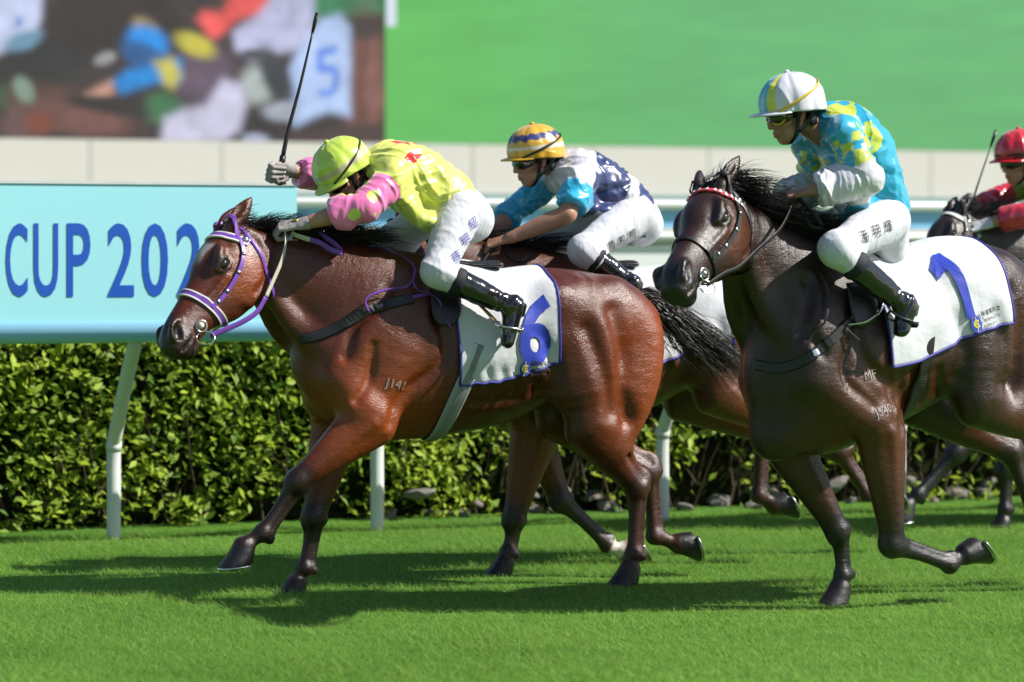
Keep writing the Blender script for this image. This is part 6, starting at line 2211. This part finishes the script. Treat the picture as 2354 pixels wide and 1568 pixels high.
# fourth horse, far right
frD = Frame((3.75, 3.6), 20); pD = frD.P
jD = {k: np.array(v) for k, v in specA['joints'].items()}
jD.update(poll=pD(2205, 505, .0), muzz=pD(2078, 640, .14), knN=pD(2195, 1042, .15), ftN=pD(2108, 1136, .15), coN=pD(2082, 1162, .15), elN=np.array([.86, .17, .80]),
    knF=pD(2308, 1080, -.13), ftF=pD(2308, 1170, -.13), coF=pD(2304, 1198, -.13), shN=np.array([.80, .17, 1.02]))
specD = like(specA, joints=jD, seed=41, brand=[], star=None, coat=(.020, .012, .009), warm=(.045, .02, .012), points=(.009, .008, .008), mat=specC['mat'], tail=None,
    neck=[((.42, 0, 1.36), .25, .20), ((.66, 0, 1.45), .25, .17), ((.86, 0, 1.56), .215, .125), ((1.03, .0, 1.65), .175, .10), ((1.12, .0, 1.69), .15, .088)],
    trunk=[(f + (.08 if f > .1 else 0), t, b, w) for f, t, b, w in specA['trunk']],
    crest=[(1.16, 0, 1.86), (1.0, 0, 1.82), (.8, 0, 1.76), (.55, 0, 1.68), (.35, 0, 1.62)], mlen=.22, nmane=500, mdir=(-.6, .1, .8), hoof_hN=((1, 0, 0), (0, 0, 1)), ear=(-.15, .07, .10))
def silksD(V, t, lat, up, arm, N):
    C = np.tile(np.array([.01, .20, .10]), (len(V), 1))
    C[(up < -.03) & (t > .5)] = (.30, .42, .05)
    for s_ in 'NF':
        d, u = arm[s_]
        on = (d < .09) & (u > .02)
        C[on & (u > .12)] = (.30, .42, .05)
        C[on & (u > .34)] = (.60, .02, .05)
    return C
riderD = dict(
    joints=dict(head=pD(2345, 372, .0), neck=pD(2392, 398, .0), shN=pD(2430, 430, .19), shF=pD(2378, 420, -.19),
        elN=pD(2372, 488, .24), wrN=pD(2275, 512, .12), haN=pD(2246, 520, .09), elF=pD(2298, 452, -.24), wrF=pD(2242, 484, -.20), haF=pD(2226, 492, -.18),
        hipN=pD(2540, 500, .13), hipF=pD(2515, 494, -.13), knN=pD(2450, 590, .30), knF=pD(2400, 580, -.27),
        anN=pD(2560, 660, .36), toN=pD(2545, 735, .37), anF=_mir(pD(2560, 660, .36)), toF=_mir(pD(2545, 735, .37)), hump=.05),
    up=(.12, .02, .99), front=(.98, .10, -.12), seed=19, hr=.140, backN=(-.1, .6, .8), backF=(.3, -.6, .6), thumbN=1, thumbF=1, h=.008, hb=.0065,
    gloveN=mat_plain('white_glove', (.55, .56, .62), rough=.7), sleeveN=.75, sleeveF=.75, silks=silksD, cap=lambda ph, th: (.58, .012, .030), cuffmat=mat_plain('red_cuff', (.60, .02, .05), rough=.5),
    peakmat=mat_plain('red_silk', (.58, .012, .030), rough=.3, spec=.7), bandmat=M_black, bandz=-.004, peak=.05, waist=-.2, fold=.008)
tackD = dict(strap=M_black, browband=M_white, saddle=like(_sdB, rider=riderD['joints'], prints=[]), reins=[('rein', [(2240, 520, .1), (2210, 560, .13), (2150, 600, .14)], .01, M_black), ('rein', [(2250, 508, .0), (2290, 500, .0), (2330, 492, .0)], .012, M_black)])

def whip(fr, pts, label, thick):
    P = [fr.world(fr.P(x, y, l)) for x, y, l in pts]
    root = empty('whip', P[0])
    tag(root, label, 'whip')
    P = [p - P[0] for p in P]
    S = spline(P, 8); n = len(S)
    k = max(3, int(n * .38))
    mb = MB(); mb.tube(list(S[:k + 1]), [thick * (1.3 - .35 * i / k) for i in range(k + 1)], 10); mb.build('handle', M_leather, root)
    mb = MB(); mb.tube(list(S[k:]), [thick * (.75 - .45 * i / (n - k)) for i in range(n - k)], 8); mb.build('shaft', M_black, root)
    d = unit(S[-1] - S[-3])
    mb = MB(); mb.tube([S[-1] - d * .01, S[-1] + d * .05, S[-1] + d * .10], [(.002, .006), (.002, .010), (.002, .009)], 8, side=(1, 0, 0)); mb.build('flap', M_leather, root)

# ------------------------------------------------------------------ build the field of runners
GH = 'galloping racehorses'; GR = 'jockeys riding the racehorses'
build_horse(specA, frA, 'glossy bay racehorse in purple bridle wearing number cloth 6, in front', GH, .0075, tackA)
build_rider(riderA, frA, 'jockey in yellow silks with pink sleeves and lime cap, raising whip', GR)
build_horse(specC, frC, 'dark brown racehorse with red and white toothed browband, nearest at right', GH, .0078, tackC)
build_rider(riderC, frC, 'jockey in turquoise silks with white sleeves and white cap', GR)
build_horse(specB, frB, 'bay racehorse mostly hidden behind the leading horse with number 6', GH, .0105, tackB)
build_rider(riderB, frB, 'jockey in navy and white silks with blue sleeves and gold zigzag cap', GR)
build_horse(specD, frD, 'black racehorse with white browband, cut off at the far right edge', GH, .0115, tackD)
build_rider(riderD, frD, 'jockey in red cap and green silks at the far right edge', GR)
whip(frA, [(648, 425, -.245), (645, 395, -.245), (660, 310, -.25), (690, 195, -.26), (718, 75, -.27)], 'long black whip raised in the glove of the yellow-capped jockey', .016)
whip(frD, [(2224, 500, -.185), (2229, 485, -.185), (2245, 430, -.19), (2277, 335, -.19)], 'short black whip held upright by the red-capped jockey', .010)
